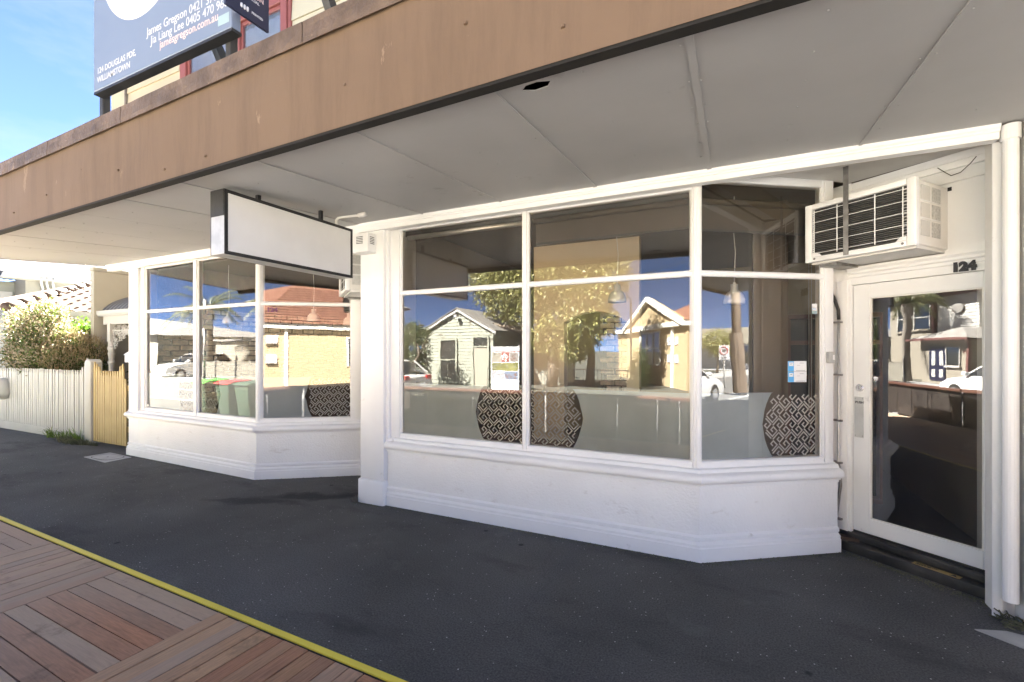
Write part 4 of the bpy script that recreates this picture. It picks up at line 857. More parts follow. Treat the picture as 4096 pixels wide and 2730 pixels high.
leaves('foliage', B_, 5000, .11, .05, M['leaf_bright'], s3, .4, .3, seed=9); limbs(s3, (-14.6,5.9,0), [(-14.6,5.8,1.8),(-14.4,6.1,1.9)], .04, M['bark'])
s4 = empty('dark_bush', (-11.4,6.0,0), 'dark green bush in shade behind the porch lacework', 'shrub')
B_ = [((-11.7,5.9,1.2),(.55,.35,.95)), ((-11.0,5.8,1.2),(.6,.35,.9))]
leaves('foliage', B_, 6000, .09, .04, M['leaf_dark'], s4, .4, .2, seed=10); leaves('blossom', B_, 500, .05, .035, M['paper'], s4, .9, .3, seed=11); limbs(s4, (-11.4,5.8,0), [(-11.6,5.9,1.4)], .03, M['bark'])
bt = empty('bare_branches', (-14.3,5.2,0), 'bare grey twigs standing between the two shrubs', 'shrub')
mb = MB()
for k in range(9):
    a = Vector((-14.2+random.uniform(-.15,.15),5.15+random.uniform(-.1,.15),.4)); b = a+Vector((random.uniform(-.2,.3),random.uniform(-.6,.35),random.uniform(1.1,1.75)))
    m_ = a.lerp(b,.5)+Vector((random.uniform(-.1,.1),random.uniform(-.1,.1),0)); mb.tube([a,m_,b], [.014,.010,.003], 5)
    for j in range(3):
        p = m_.lerp(b, random.random()); mb.tube([p, p+Vector((random.uniform(-.2,.2),random.uniform(-.25,.25),random.uniform(.1,.4)))], [.006,.002], 4)
mb.build('twig', M['twig'], bt)
yf_ = props(MB().box(-15.2,-15.15,4.6,6.6,0,1.75).build('paling_fence', M['blackwood']), 'dark paling fence in shade between the shrubs', 'fence')
for k in range(16): MB().box(-15.145,-15.13,4.62+k*.125,4.73+k*.125,.02,1.78+random.uniform(-.01,.02)).build('paling', M['twig'], yf_)
# weeds along the fence
def blades(name, pts, n, h, mat, parent, spread, seed):
    r = random.Random(seed); mb = MB()
    for _ in range(n):
        c = r.choice(pts); p = Vector((c[0]+r.gauss(0,spread), c[1]-abs(r.gauss(0,spread*.6)), 0)); hh = h*c[2]*r.uniform(.4,1.2); lean = Vector((r.uniform(-.6,.6),r.uniform(-.7,.2),1)).normalized()
        w_ = Vector((r.uniform(-1,1),r.uniform(-1,1),0)).normalized()*.006; m_ = p+lean*hh*.6; t_ = m_+Vector((lean.x*1.5,lean.y*1.5,lean.z*.4))*hh*.5
        mb.add([p-w_,p+w_,m_+w_*.7,m_-w_*.7,t_], [(0,1,2,3),(3,2,4)])
    return mb.build(name, mat, parent, recalc=False)
wg = empty('weed_clump', (-10.9,4.13,0), 'grassy weeds growing at the foot of the gate post', 'weeds')
blades('grass', [(-10.6,4.16,1),(-10.95,4.17,.8),(-11.3,4.17,.7)], 120, .34, M['grassblade'], wg, .07, 1); blades('dry_weed', [(-10.75,4.14,.7),(-10.9,4.14,.8),(-10.55,4.12,.6)], 700, .20, M['weed_dry'], wg, .11, 2)
w2 = empty('weed_tuft', (-11.75,4.15,0), 'small bright grass tuft against the fence plinth board', 'weeds'); blades('grass', [(-11.75,4.17,1)], 60, .26, M['grassblade'], w2, .05, 3)
w3 = empty('weed_tuft', (-10.2,4.1,0), 'low weeds under the hinge side of the yellow gate', 'weeds'); blades('grass', [(-10.32,4.12,.7),(-10.1,4.14,.5)], 160, .16, M['weed_dry'], w3, .07, 4)
w4 = empty('weed_sprig', (-3.72,3.80,0), 'tiny dead weed sprig at the corner of the pillar base', 'weeds'); blades('grass', [(-3.715,3.81,1),(-3.8,3.95,.4)], 50, .09, M['twig'], w4, .018, 5)

# porch with bullnose roof, turned post and lace
po = empty('porch', (-11,6.0,0), 'white verandah with curved iron roof, turned post and lace bracket', 'porch')
rf = MB(); N1, N2 = 14, 66
def rp_(i, j):
    t_ = i/N1; a = t_*PI*.46; x = -12.62+j*3.4/N2; cor = .016*math.sin(j*PI/1.5)
    return (x, 5.27+.62*(1-math.cos(a))+.32*t_, 2.52+.44*math.sin(a)+cor*math.cos(a*.7))
for i in range(N1):
    for j in range(N2): rf.quad(rp_(i,j), rp_(i,j+1), rp_(i+1,j+1), rp_(i+1,j))
rf.build('curved_roof', M['zinc'], po, smooth=True, recalc=False)
MB().sweep([(-12.72,5.27),(-9.15,5.27)], [(-.06,2.42),(.03,2.42),(.06,2.47),(.06,2.54),(.05,2.54),(.045,2.48),(-.06,2.50)]).build('gutter', M['gutter'], po)
MB().box(-12.55,-9.15,5.29,5.37,2.24,2.42).build('beam', M['lace'], po)
xp, yp0 = -12.30, 5.33
tp = MB(); tp.box(xp-.06,xp+.06,yp0-.055,yp0+.055,1.86,2.26)
tp.lathe((xp,yp0,0), [(.05,.0),(.05,1.36),(.068,1.39),(.068,1.42),(.05,1.45),(.055,1.55),(.068,1.60),(.055,1.65),(.07,1.70),(.07,1.73),(.055,1.76),(.06,1.87)], 14)
tp.build('turned_post', M['lace'], po, bevel=.004)
lc = MB(); rr = random.Random(4)
for k in range(190):
    u = rr.uniform(0,1.6); zt = 2.22; lim = .13+.42*max(0,1-u/.85)**1.2; z = zt-rr.uniform(.01,lim); c = (xp+.06+u, yp0, z); r_ = rr.uniform(.02,.045)
    lc.tube([(c[0]+r_*math.cos(a),c[1],c[2]+r_*math.sin(a)) for a in [q*PI/4+rr.random() for q in range(7)]], .006, 4)
for k in range(30): lc.box(xp+.1+k*.06,xp+.115+k*.06,yp0-.006,yp0+.006,2.0,2.10)
lc.box(xp+.06,-9.4,yp0-.008,yp0+.008,2.095,2.115); props(lc.build('iron_lace', M['lace'], po, recalc=False), kind='stuff')
pbx = empty('letter_box', (-10.25,4.75,1.4), 'small white gabled letter box behind the yellow gate', 'letterbox')
MB().box(-10.28,-10.02,4.66,4.84,1.44,1.58).extr([(-10.30,4.64,1.58),(-10.30,4.86,1.58),(-10.30,4.75,1.66)], (.30,0,0)).build('box', M['paper'], pbx); MB().box(-10.19,-10.11,4.70,4.78,0,1.44).build('stake', M['picket'], pbx)
ct = empty('shade_cottage', (-11,11,0), 'unseen tall cottage behind the curved verandah, added to shade the footpath', 'house')  # out of view, added and raised to keep the sun off the footpath
MB().box(-12.62,-9.2,6.7,16,0,5.6).build('wall', M['creamwall'], ct); MB().box(-14.3,-12.82,7.6,16,0,6.8).build('shade_wing', M['creamwall'], ct)  # the wing is unseen too, added to block a sun patch at the left
MB().add([(-12.6,6.4,5.6),(-9.12,6.4,5.6),(-9.12,16.2,5.6),(-12.6,16.2,5.6),(-10.9,8.2,7.0),(-10.9,15,7.0)], [(0,1,4),(1,2,5,4),(2,3,5),(3,0,4,5)]).build('roof', M['zinc'], ct)
pw = empty('rendered_wall', (-12.75,8,0), 'tall plain cream rendered wall behind the curved porch roof', 'wall')
MB().box(-12.80,-12.66,5.17,14,0,3.42).build('wall_face', M['creamwall'], pw); MB().box(-12.82,-12.64,5.15,14,3.425,3.50).build('coping', M['creamwall'], pw)
# tiled house
th = empty('tiled_house', (-20,8,0), 'low pale boarded house with brown tiled hip roof', 'house')
MB().box(-26,-16.95,5.45,15,0,2.62).build('wall', M['paleboard'], th)
bd_ = MB()
for k in range(17): bd_.hexa([(-16.95,5.45,.1+k*.148),(-16.91,5.45,.1+k*.148),(-16.91,14,.1+k*.148),(-16.95,14,.1+k*.148),(-16.95,5.45,.245+k*.148),(-16.935,5.45,.245+k*.148),(-16.935,14,.245+k*.148),(-16.95,14,.245+k*.148)])
props(bd_.build('weatherboards', M['paleboard'], th), kind='stuff')
MB().box(-16.95,-16.5,5.02,14,2.58,2.63).box(-16.60,-16.52,5.0,14,2.50,2.60).build('eave', M['gutter_grey'], th)
MB().sweep([(-16.5,4.98),(-16.5,14)], [(-.07,2.63),(.04,2.63),(.06,2.68),(.06,2.77),(.05,2.77),(-.07,2.70)]).build('gutter', M['gutter_grey'], th)
rs = .40
rfo = MB(); rfo.add([(-16.5,4.95,2.72),(-16.5,14,2.72),(-20.5,14,2.72+4*rs),(-20.5,8.95,2.72+4*rs),(-26,4.95,2.72),(-22,8.95,2.72+4*rs)], [(0,1,2,3),(0,3,5,4)]); rfo = rfo.build('roof', M['rooftile'], th, recalc=False)
# individual tiles on the slope that faces the shop
tm = MB(); T_ = 8
for i in range(T_):
    def w_(k): return .03*math.sin(k/T_*2*PI)+.012
    y0_, y1_ = -.15+.30*i/T_, -.15+.30*(i+1)/T_
    a_, b_ = (0,y0_,w_(i)+.028), (0,y1_,w_(i+1)+.028); c_, d_ = (-.37,y1_,w_(i+1)), (-.37,y0_,w_(i))
    tm.quad(a_,b_,c_,d_); tm.quad((0,y0_,w_(i)-.006),(0,y1_,w_(i+1)-.006),b_,a_)
tme = mesh_of(tm, 'roof_tile', M['rooftile'], True); ang = math.atan(rs)
for r in range(11):
    for c in range(13):
        y = 5.1+c*.30; xr_ = .03-r*.33; zr = 2.735+r*.33*rs
        if y-4.95 < r*.33+.05: continue
        piece('roof_tile', tme, (-16.5+xr_+.02,y,zr), rfo, (0,ang,0))
rc = MB(); rc.tube([(-.02,-.02,0),(.40,.40,.40*rs*1.0)], [.115,.095], 10); rcm = mesh_of(rc, 'ridge_cap', M['rooftile'], True)
for k in range(9): piece('ridge_cap', rcm, (-16.48-k*.36,4.97+k*.36,2.76+k*.36*rs), rfo, (0,0,PI/2))
MB().tube([(-18.6,7.35,3.4),(-18.6,7.35,4.6)], .02, 6).tube([(-18.7,7.35,3.95),(-18.5,7.35,3.95)], .01, 5).build('vent_pipe', M['galv'], th)
# two storey house behind
h2 = empty('two_storey_house', (-30,11,0), 'two-storey warm grey house with pale iron roof far behind', 'house')
MB().box(-36,-26.2,8.45,20,0,4.62).build('wall', M['stonewall'], h2); MB().box(-36,-27.2,4.0,8.44,0,4.55).build('wing_wall', M['paleboard'], h2)
for k in range(30): MB().box(-27.2,-27.185,4.0,8.44,.2+k*.145,.205+k*.145).build('board_line', M['stonewall'], h2)
MB().box(-27.19,-27.12,7.75,8.35,2.4,4.12).build('window', M['gutter'], h2)
MB().box(-26.2,-26.15,10.05,10.4,3.85,4.2).build('window', M['gutter'], h2)
MB().sweep([(-26,7.75),(-26,20)], [(-.3,4.58),(.03,4.62),(.05,4.82),(-.05,4.80),(-.3,4.64)]).build('gutter', M['gutter'], h2)
MB().sweep([(-27,3),(-27,7.9)], [(-.3,4.40),(.03,4.44),(.05,4.62),(-.05,4.60),(-.3,4.46)]).build('gutter', M['gutter'], h2)
def iron(a0, a1, name):                                       # corrugated slope rising away (-x)
    m_ = MB(); x0, y0, z0, y1, rise, run = a0; nn_ = int((y1-y0)/.06)
    for j in range(nn_):
        ya, yb_ = y0+(y1-y0)*j/nn_, y0+(y1-y0)*(j+1)/nn_; w0, w1 = .025*math.sin(j*PI/1.5), .025*math.sin((j+1)*PI/1.5)
        m_.quad((x0,ya,z0+w0),(x0,yb_,z0+w1),(x0-run,yb_,z0+rise+w1),(x0-run,ya,z0+rise+w0))
    return m_.build(name, M['zinc'], h2, recalc=False)
iron((-26.0,7.7,4.82,20,1.7,4.5), 0, 'roof'); iron((-27.0,2.5,4.62,8.6,1.5,4.0), 0, 'wing_roof')
for y in (8.95,9.12,9.32): MB().tube([(-25.98,y-.1,4.75),(-25.98,y-.1,4.5),(-26.14,y,4.3),(-26.14,y,1.5)], .045, 8).build('downpipe', M['gutter'], h2, smooth=True)

# ================================================================== deck balustrade behind the camera
for k, (xa, xb) in enumerate(((-9.0,-6.2),(-6.15,-3.35),(-3.3,-.5),(-.45,2.35))):
    e = empty('deck_balustrade', ((xa+xb)/2,-.56,0), ['dark boarded balustrade at the far end of the dining deck','dark boarded balustrade, second from the far end of the deck','dark boarded balustrade with red rail opposite the near bay','dark boarded balustrade nearest the glazed door'][k], 'balustrade', 'balustrades around the dining deck')
    MB().box(xa,xb,-.62,-.47,.785,.845).build('top_rail', M['deckrail'], e, bevel=.006); MB().box(xa,xb,-.59,-.55,.19,.25).build('bottom_rail', M['deckdark'], e)
    MB().box(xa,xb,-.587,-.553,.68,.74).build('upper_rail', M['deckdark'], e)
    x = xa+.02
    while x < xb-.1:
        w = .115; MB().box(x,x+w,-.548,-.528,.045,.782).build('board', M['deckdark'], e); x += w+random.choice([.0,.0,.0,.0,.001,.018])
    for x in (xa+.05, xb-.05): MB().box(x-.045,x+.045,-.645,-.592,.0,.783).build('post', M['deckdark'], e)

# bins at the kerb and a leaning sign pole
def bin_(x, y, lid, label):
    e = empty('wheelie_bin', (x,y,0), label, 'bin', 'wheelie bins at the kerb left of the deck')
    b = MB(); w0, w1, d0, d1 = .20, .27, .22, .31
    b.hexa([(x-w0,y-d0,.06),(x+w0,y-d0,.06),(x+w0,y+d0,.06),(x-w0,y+d0,.06),(x-w1,y-d1,.86),(x+w1,y-d1,.86),(x+w1,y+d1,.86),(x-w1,y+d1,.86)]); b.build('body', M['binbody'], e, bevel=.02, seg=2)
    MB().box(x-w1-.02,x+w1+.02,y-d1-.03,y+d1+.03,.86,.88).extr([(x-w1-.02,y-d1-.03,.88),(x-w1-.02,y+d1+.03,.88),(x-w1-.02,y+d1-.12,.93),(x-w1-.02,y-d1+.06,.95)], (2*w1+.04,0,0)).build('lid', M[lid], e, bevel=.01)
    for s_ in (-1,1): MB().tube([(x+s_*(w0-.02),y-d0-.02,.10),(x+s_*(w0+.05),y-d0-.02,.10)], .10, 16).build('wheel', M['tyre'], e)
    MB().tube([(x-w1,y-d1-.06,.82),(x+w1,y-d1-.06,.82)], .018, 8).build('handle', M['binbody'], e)
bin_(-12.0,1.1,'binlid_green','dark green wheelie bin with bright green lid, reflected in the far bay'); bin_(-11.1,1.05,'binlid_red','dark green wheelie bin with red lid between two others at the kerb'); bin_(-10.25,1.1,'binbody','plain dark green wheelie bin with matching lid nearest the deck')
spz = empty('sign_pole', (-12.9,.8,0), 'leaning pale metal parking sign pole beside the bins', 'sign pole')
MB().tube([(-12.9,.8,0),(-12.55,.95,3.0)], .035, 12).build('pole', M['galv'], spz, smooth=True); MB().hexa([(-12.62,.76,2.25),(-12.60,.76,2.25),(-12.56,1.10,2.25),(-12.58,1.10,2.25),(-12.57,.78,2.75),(-12.55,.78,2.75),(-12.51,1.12,2.75),(-12.53,1.12,2.75)]).build('plate', M['letterwhite'], spz)

# ================================================================== cars
def car(x, y, rz, paint, label, suv=False):
    e = empty('parked_car', (x,y,-.13), label, 'car', 'cars along the street'); e.rotation_euler = (0,0,rz); W[e] = Vector((0,0,0))
    H = 1.0 if not suv else 1.14; Lh = 2.15
    prof = [(-Lh,.32),(-Lh-.03,.55),(-Lh+.05,.80*H),(-Lh+.25,.92*H),(-.75,.96*H),(.75,.94*H),(1.15,.90*H),(1.75,.82*H),(Lh-.03,.66*H),(Lh+.03,.45),(Lh-.05,.24),(-Lh+.1,.24)]
    secs = [(-.88,.93,.0),(-.80,1.0,.0),(.80,1.0,.0),(.88,.93,.0)]
    b = MB(); n = len(prof)
    vs = []
    for yy, k, _ in secs: vs += [(px*(.985 if k < 1 else 1), yy, .24+(pz-.24)*k if pz > .5 else pz) for px, pz in prof]
    fs = [tuple(range(n)), tuple(range(3*n,4*n))[::-1]]
    for s_ in range(3):
        for i in range(n): fs.append((s_*n+i, s_*n+(i+1)%n, (s_+1)*n+(i+1)%n, (s_+1)*n+i))
    b.add(vs, fs); b.build('body', paint, e, bevel=.05, seg=3)
    zr = 1.44*H; z0_ = .93*H
    lo = [(-1.95,z0_),(1.05,z0_)]; hi_ = [(-1.55 if suv else -1.25,zr),(.20,zr)]
    g = MB(); g.hexa([(lo[0][0],-.80,z0_),(lo[1][0],-.80,z0_),(lo[1][0],.80,z0_),(lo[0][0],.80,z0_),(hi_[0][0],-.60,zr-.04),(hi_[1][0],-.60,zr-.04),(hi_[1][0],.60,zr-.04),(hi_[0][0],.60,zr-.04)]); g.build('greenhouse', M['carglass'], e, bevel=.03, seg=2)
    r = MB(); r.hexa([(hi_[0][0]-.05,-.64,zr-.06),(hi_[1][0]+.08,-.64,zr-.06),(hi_[1][0]+.08,.64,zr-.06),(hi_[0][0]-.05,.64,zr-.06),(hi_[0][0]+.1,-.55,zr),(hi_[1][0]-.1,-.55,zr),(hi_[1][0]-.1,.55,zr),(hi_[0][0]+.1,.55,zr)]); r.build('roof', paint, e, bevel=.02, seg=2)
    for s_ in (-1,1):
        pil = MB()
        for (xa, xb) in ((1.05,.22),(-.30,-.33),(-1.95,-1.45)): pil.hexa([(xa-.06,s_*.805,z0_),(xa+.03,s_*.805,z0_),(xa+.03,s_*.775,z0_),(xa-.06,s_*.775,z0_),(xb-.06,s_*.625,zr-.03),(xb+.03,s_*.625,zr-.03),(xb+.03,s_*.595,zr-.03),(xb-.06,s_*.595,zr-.03)])
        pil.build('pillar', paint, e)
        MB().box(.72,.92,s_*.90-.07,s_*.90+.07,.95*H,1.08*H).build('mirror', paint, e, bevel=.03, seg=2)
        hl = MB(); hl.box(1.86,2.10,s_*.62-.17,s_*.62+.17,.62*H,.74*H); hl.build('headlight', M['chrome'], e, bevel=.02)
        MB().box(-2.16,-2.04,s_*.66-.14,s_*.66+.14,.72*H,.86*H).build('tail_light', M['redlamp'], e, bevel=.02)
        for xx in (-1.35,1.32):
            t_ = MB().tube([(xx,s_*.70,.32),(xx,s_*.90,.32)], .32, 20).build('wheel', M['tyre'], e)
            MB().tube([(xx,s_*.895,.32),(xx,s_*.905,.32)], .20, 14).build('rim', M['satin'], t_)
    gr = MB(); 
    for k in range(4): gr.box(2.06,2.15,-.42,.42,.46+k*.06,.49+k*.06)
    gr.build('grille', M['chrome'] if suv else M['black'], e)
    MB().box(2.12,2.17,-.19,.19,.34,.44).build('number_plate', M['letterwhite'], e)
car(-33.2,-9.4,PI/2,M['carwhite'],'white off-road car nosing out of a drive across the street, beyond the picket fence',True)
car(-12.7,-6.1,PI,M['carwhite'],'white hatchback parked across the street by the cream house')
car(10.6,-1.9,0,M['carsilver'],'silver car parked close by on the right of the deck',False)
car(23.5,-2.0,0,M['carsilver'],'silver off-road car parked further along the street to the right',True)

# ================================================================== across the street: weatherboard cottage
co_ = empty('weatherboard_cottage', (-12,-11.5,0), 'small pale weatherboard cottage with peeling paint and gable front', 'house')
yc = -11.0
MB().extr([(-13.95,yc-.03,0),(-10.0,yc-.03,0),(-10.0,yc-.03,2.62),(-11.9,yc-.03,3.6),(-13.95,yc-.03,2.62)], (0,-7,0)).build('wall', M['peel'], co_)
bo = MB()
for k in range(23):
    z = .1+k*.155
    half = 2.0 if z < 2.6 else max(.1,(3.62-z)*1.94)
    xa, xb = max(-13.95,-11.9-half*1.02), min(-10.0,-11.9+half*.95)
    bo.hexa([(xa,yc,z),(xb,yc,z),(xb,yc-.04,z),(xa,yc-.04,z),(xa,yc-.025,z+.15),(xb,yc-.025,z+.15),(xb,yc-.04,z+.15),(xa,yc-.04,z+.15)])
props(bo.build('weatherboards', M['peel'], co_), kind='stuff')
for a, b_ in (((-11.9,3.74),(-14.2,2.58)),((-11.9,3.74),(-9.8,2.60))):
    MB().extr([(a[0],yc+.12,a[1]),(b_[0],yc+.12,b_[1]),(b_[0],yc+.12,b_[1]-.16),(a[0],yc+.12,a[1]-.17)], (0,-.05,0)).build('barge_board', M['gutter'], co_)
    MB().extr([(a[0],yc+.16,a[1]+.03),(b_[0],yc+.16,b_[1]+.03),(b_[0],yc+.16,b_[1]),(a[0],yc+.16,a[1])], (0,-7.3,0)).build('roof', M['greyroof'], co_)
cwf = MB(); 
for q in ((-12.95,-12.86,.30,2.25),(-12.04,-11.95,.30,2.25),(-12.86,-12.04,2.16,2.25),(-12.86,-12.04,.30,.38),(-12.86,-12.04,1.22,1.27),(-12.48,-12.44,.38,1.22)): cwf.box(q[0],q[1],yc,yc+.06,q[2],q[3])
cw_ = cwf.build('window_frame', M['peel'], co_); MB().box(-12.86,-12.04,yc+.005,yc+.02,.38,2.16).build('pane', M['glass_up'], cw_); MB().box(-12.86,-12.04,yc+.001,yc+.003,.38,2.16).build('blind', M['creamwall'], cw_)
cdf = MB(); 
for q in ((-11.10,-11.02,0,2.38),(-10.28,-10.20,0,2.38),(-11.02,-10.28,2.30,2.38),(-11.02,-10.28,1.84,1.90)): cdf.box(q[0],q[1],yc,yc+.07,q[2],q[3])
cd_ = cdf.build('door_frame', M['peel'], co_); MB().box(-11.02,-10.28,yc+.005,yc+.03,.0,1.84).build('door_leaf', M['creamwall'], cd_); MB().box(-11.02,-10.28,yc+.005,yc+.02,1.90,2.30).build('fanlight', M['glass_up'], cd_)
MB().box(-14.0,-13.86,yc+.0,yc+.05,0,2.6).build('corner_stop', M['peel'], co_); MB().box(-10.06,-9.95,yc,yc+.06,0,2.6).build('corner_stop', M['peel'], co_)
MB().box(-11.98,-11.82,yc+.12,yc+.3,3.28,3.40).build('flood_light', M['greybox'], co_)
# lean-to shed and fence further right
sh_ = empty('lean_to', (-8.7,-14,0), 'dim lean-to with sloping roof behind the large tree', 'shed')
MB().box(-9.9,-7.6,-16,-13.6,0,2.2).build('wall', M['paleboard'], sh_); MB().extr([(-9.95,-13.4,2.5),(-7.2,-13.4,2.0),(-7.2,-13.4,2.05),(-9.95,-13.4,2.56)], (0,-2.8,0)).build('roof', M['greyroof'], sh_)
lf = empty('low_iron_fence', (-6.5,-9.7,0), 'low dark metal fence under the large tree', 'fence')
for k in range(46): MB().box(-9.6+k*.14,-9.585+k*.14,-9.71,-9.695,0,.95).build('baluster', M['black'], lf)
MB().box(-9.6,-3.2,-9.72,-9.69,.9,.94).build('rail', M['black'], lf)

def tree(name, loc, label, trunk, blobs, n, ln, wd, mat, r0, seed, droop=.2, shell=.45, bark='bark', group=None):
    e = empty(name, loc, label, 'tree', group); mb = MB()
    for path, ra, rb_ in trunk:
        k = len(path); mb.tube(path, [ra+(rb_-ra)*i/(k-1) for i in range(k)], 9)
    mb.build('trunk', M[bark], e, smooth=True); leaves('crown', blobs, n, ln, wd, mat, e, shell, 0, droop, seed); return e
tree('large_tree', (-7.6,-12.3,0), 'large spreading evergreen tree across the street behind the low fence',
  [([(-7.6,-12.3,0),(-7.5,-12.3,1.0),(-7.7,-12.4,1.9),(-7.9,-12.4,2.6)],.28,.2), ([(-7.7,-12.4,1.9),(-9.0,-12.2,2.6),(-10.6,-12.0,3.0)],.17,.07), ([(-7.8,-12.4,2.4),(-6.8,-12.5,3.2),(-5.9,-12.4,4.2)],.16,.06), ([(-7.9,-12.4,2.6),(-8.2,-12.6,4.0),(-8.4,-12.8,5.4)],.16,.06), ([(-6.0,-13.2,0),(-5.9,-13.2,1.6),(-6.3,-12.9,3.2)],.24,.1)],
  [((-9.0,-12.4,5.6),(2.0,1.5,1.4)),((-6.6,-12.4,6.2),(2.0,1.5,1.5)),((-10.9,-12.6,5.2),(1.3,1.2,1.0)),((-4.9,-12.4,5.0),(.9,1.0,1.2)),((-7.6,-12.1,2.4),(1.1,.8,.9)),((-8.6,-12.4,4.6),(1.7,1.4,1.2)),((-7.0,-12.4,4.9),(1.7,1.5,1.3)),((-5.9,-12.3,4.2),(1.2,1.2,1.2)),((-10.1,-12.3,4.3),(1.2,1.1,1.0)),((-6.1,-12.2,2.7),(.95,1.0,1.1)),((-7.1,-12.2,3.1),(1.0,1.0,.8)),((-5.2,-12.3,3.1),(.75,.8,.7)),((-6.5,-12.1,1.8),(.7,.7,.65)),((-9.2,-12.2,3.4),(.9,.9,.5)),((-8.0,-12.6,6.2),(1.5,1.4,1.0))], 30000, .25, .08, M['leaf_tree'], .3, 21, .5)
tree('ivy_tree', (-15.3,-11.2,0), 'dense ivy-covered mass across the street, left of the cottage', [([(-15.3,-11.2,0),(-15.3,-11.2,2.2)],.15,.08)],
  [((-15.0,-11.0,1.5),(1.0,.7,1.5)),((-14.4,-10.8,1.9),(.75,.6,1.3)),((-16.0,-11.2,2.0),(.9,.7,1.5)),((-17.2,-11.4,1.8),(1.0,.8,1.7))], 9000, .12, .08, M['leaf_ivy'], .1, 22, .3)
sb = tree('small_street_tree', (-13.45,-9.3,0), 'small crooked half-bare tree in front of the weatherboard cottage', [([(-13.45,-9.3,0),(-13.3,-9.3,.9),(-12.95,-9.35,1.5),(-13.0,-9.3,2.0)],.075,.05), ([(-12.95,-9.35,1.5),(-12.5,-9.3,2.2),(-12.2,-9.3,2.5)],.035,.01), ([(-13.0,-9.3,1.9),(-13.4,-9.2,2.5),(-13.6,-9.3,3.0)],.04,.01), ([(-13.0,-9.3,1.9),(-12.8,-9.3,2.6),(-12.9,-9.2,3.1)],.035,.01), ([(-13.2,-9.3,2.2),(-13.9,-9.3,2.6)],.02,.005), ([(-12.8,-9.3,1.8),(-12.3,-9.2,1.9)],.02,.005)],
  [((-13.3,-9.3,2.55),(.6,.45,.5)),((-12.8,-9.3,2.4),(.5,.4,.45)),((-13.7,-9.3,2.3),(.4,.4,.4))], 1400, .09, .05, M['leaf_ivy'], .05, 23, .2, .3)

# agents' SELLING board across the street
sl = empty('selling_board', (-8.6,-9.4,0), 'agent board with photographs and the word SELLING across the street', 'sign')
MB().box(-9.25,-7.95,-9.46,-9.42,.02,1.85).build('panel', M['letterwhite'], sl)
for x in (-9.2,-8.0): MB().box(x-.03,x+.03,-9.52,-9.462,0,1.9).build('post', M['picket'], sl)
cols = ['inkgrey','navyboard','creamhouse','red','greyroof','leaf_tree','ybrick']
for i, (xa, xb, za, zb_) in enumerate(((-9.22,-8.65,.45,.80),(-8.62,-7.98,.45,.80),(-9.22,-8.8,1.22,1.62),(-8.77,-8.4,1.22,1.62),(-8.37,-7.98,1.22,1.62),(-9.22,-7.98,.83,1.18))):
    c = MB(); c.box(xa,xb,-9.42,-9.417,za,zb_); c.build('photo_panel', M[cols[i]], sl)
    q = MB(); rr = random.Random(i+3)
    for k in range(14): px, pz = rr.uniform(xa+.02,xb-.1), rr.uniform(za+.02,zb_-.08); q.box(px,px+rr.uniform(.03,.09),-9.416,-9.4145-.0004*k,pz,pz+rr.uniform(.02,.07))
    props(q.build('photo_detail', M[['paper','terracotta','paleboard'][i%3]], sl), kind='stuff')
MB().box(-9.25,-7.95,-9.42,-9.416,1.655,1.68).build('red_band', M['redlamp'], sl)
text('board_lettering', 'SELLING', .23, (-8.02,-9.415,.10), (-1,0,0), Z, M['inkgrey'], sl, .001, .007, sx=1.15); text('board_lettering', '121-123 DOUGLAS PARADE, WILLIAMSTOWN', .052, (-8.0,-9.415,.36), (-1,0,0), Z, M['inkgrey'], sl, .001, .0006)

# yellow brick building with terracotta roof
yb = empty('yellow_brick_building', (0,-16,0), 'yellow brick building with white gutter and terracotta roof across the street', 'building')
c_near, c_far, c_right = (-1.48,-12.35), (-6.5,-22.3), (9.5,-12.35)
YS = Fr(c_far, (c_near[0]-c_far[0], c_near[1]-c_far[1])); LS = math.hypot(c_near[0]-c_far[0], c_near[1]-c_far[1])
o = MB().box(0,c_right[0]-c_near[0],-.2,0,0,2.86); fw = o.build('front_wall', M['ybrick'], yb, at=(0,0,0)); fw.location = Vector((c_near[0],c_near[1],0))-W[yb]; W[fw] = Vector((c_near[0],c_near[1],0))
o = MB().box(-LS,0,0,.2,0,2.86); sw_ = o.build('side_wall', M['ybrick'], yb, at=(0,0,0)); sw_.location = Vector((c_near[0],c_near[1],0))-W[yb]; sw_.rotation_euler = (0,0,math.atan2(YS.d[1],YS.d[0]))
# n of the side wall must look at the street corner (left)
def sbox(mb, t0, t1, o0, o1, z0, z1):
    nx_, ny_ = -YS.d[1], YS.d[0]
    def p(t, o, z): return (c_near[0]-YS.d[0]*t+nx_*o, c_near[1]-YS.d[1]*t+ny_*o, z)
    return mb.hexa([p(t0,o0,z0),p(t1,o0,z0),p(t1,o1,z0),p(t0,o1,z0),p(t0,o0,z1),p(t1,o0,z1),p(t1,o1,z1),p(t0,o1,z1)])
sbox(MB(), -.1, LS, .2, .42, 2.72, 2.95).build('side_gutter', M['ybrick_trim'], yb); MB().box(-1.75,9.6,-12.35,-12.1,2.72,2.95).build('front_gutter', M['ybrick_trim'], yb)
ped = MB(); nx_, ny_ = -YS.d[1], YS.d[0]
def sp_(t, o, z): return (c_near[0]-YS.d[0]*t+nx_*o, c_near[1]-YS.d[1]*t+ny_*o, z)
ped.extr([sp_(.0,.3,2.96),sp_(9.0,.3,2.96),sp_(4.5,.3,4.35)], (-nx_*.15,-ny_*.15,0)); ped.build('gable', M['ybrick'], yb)
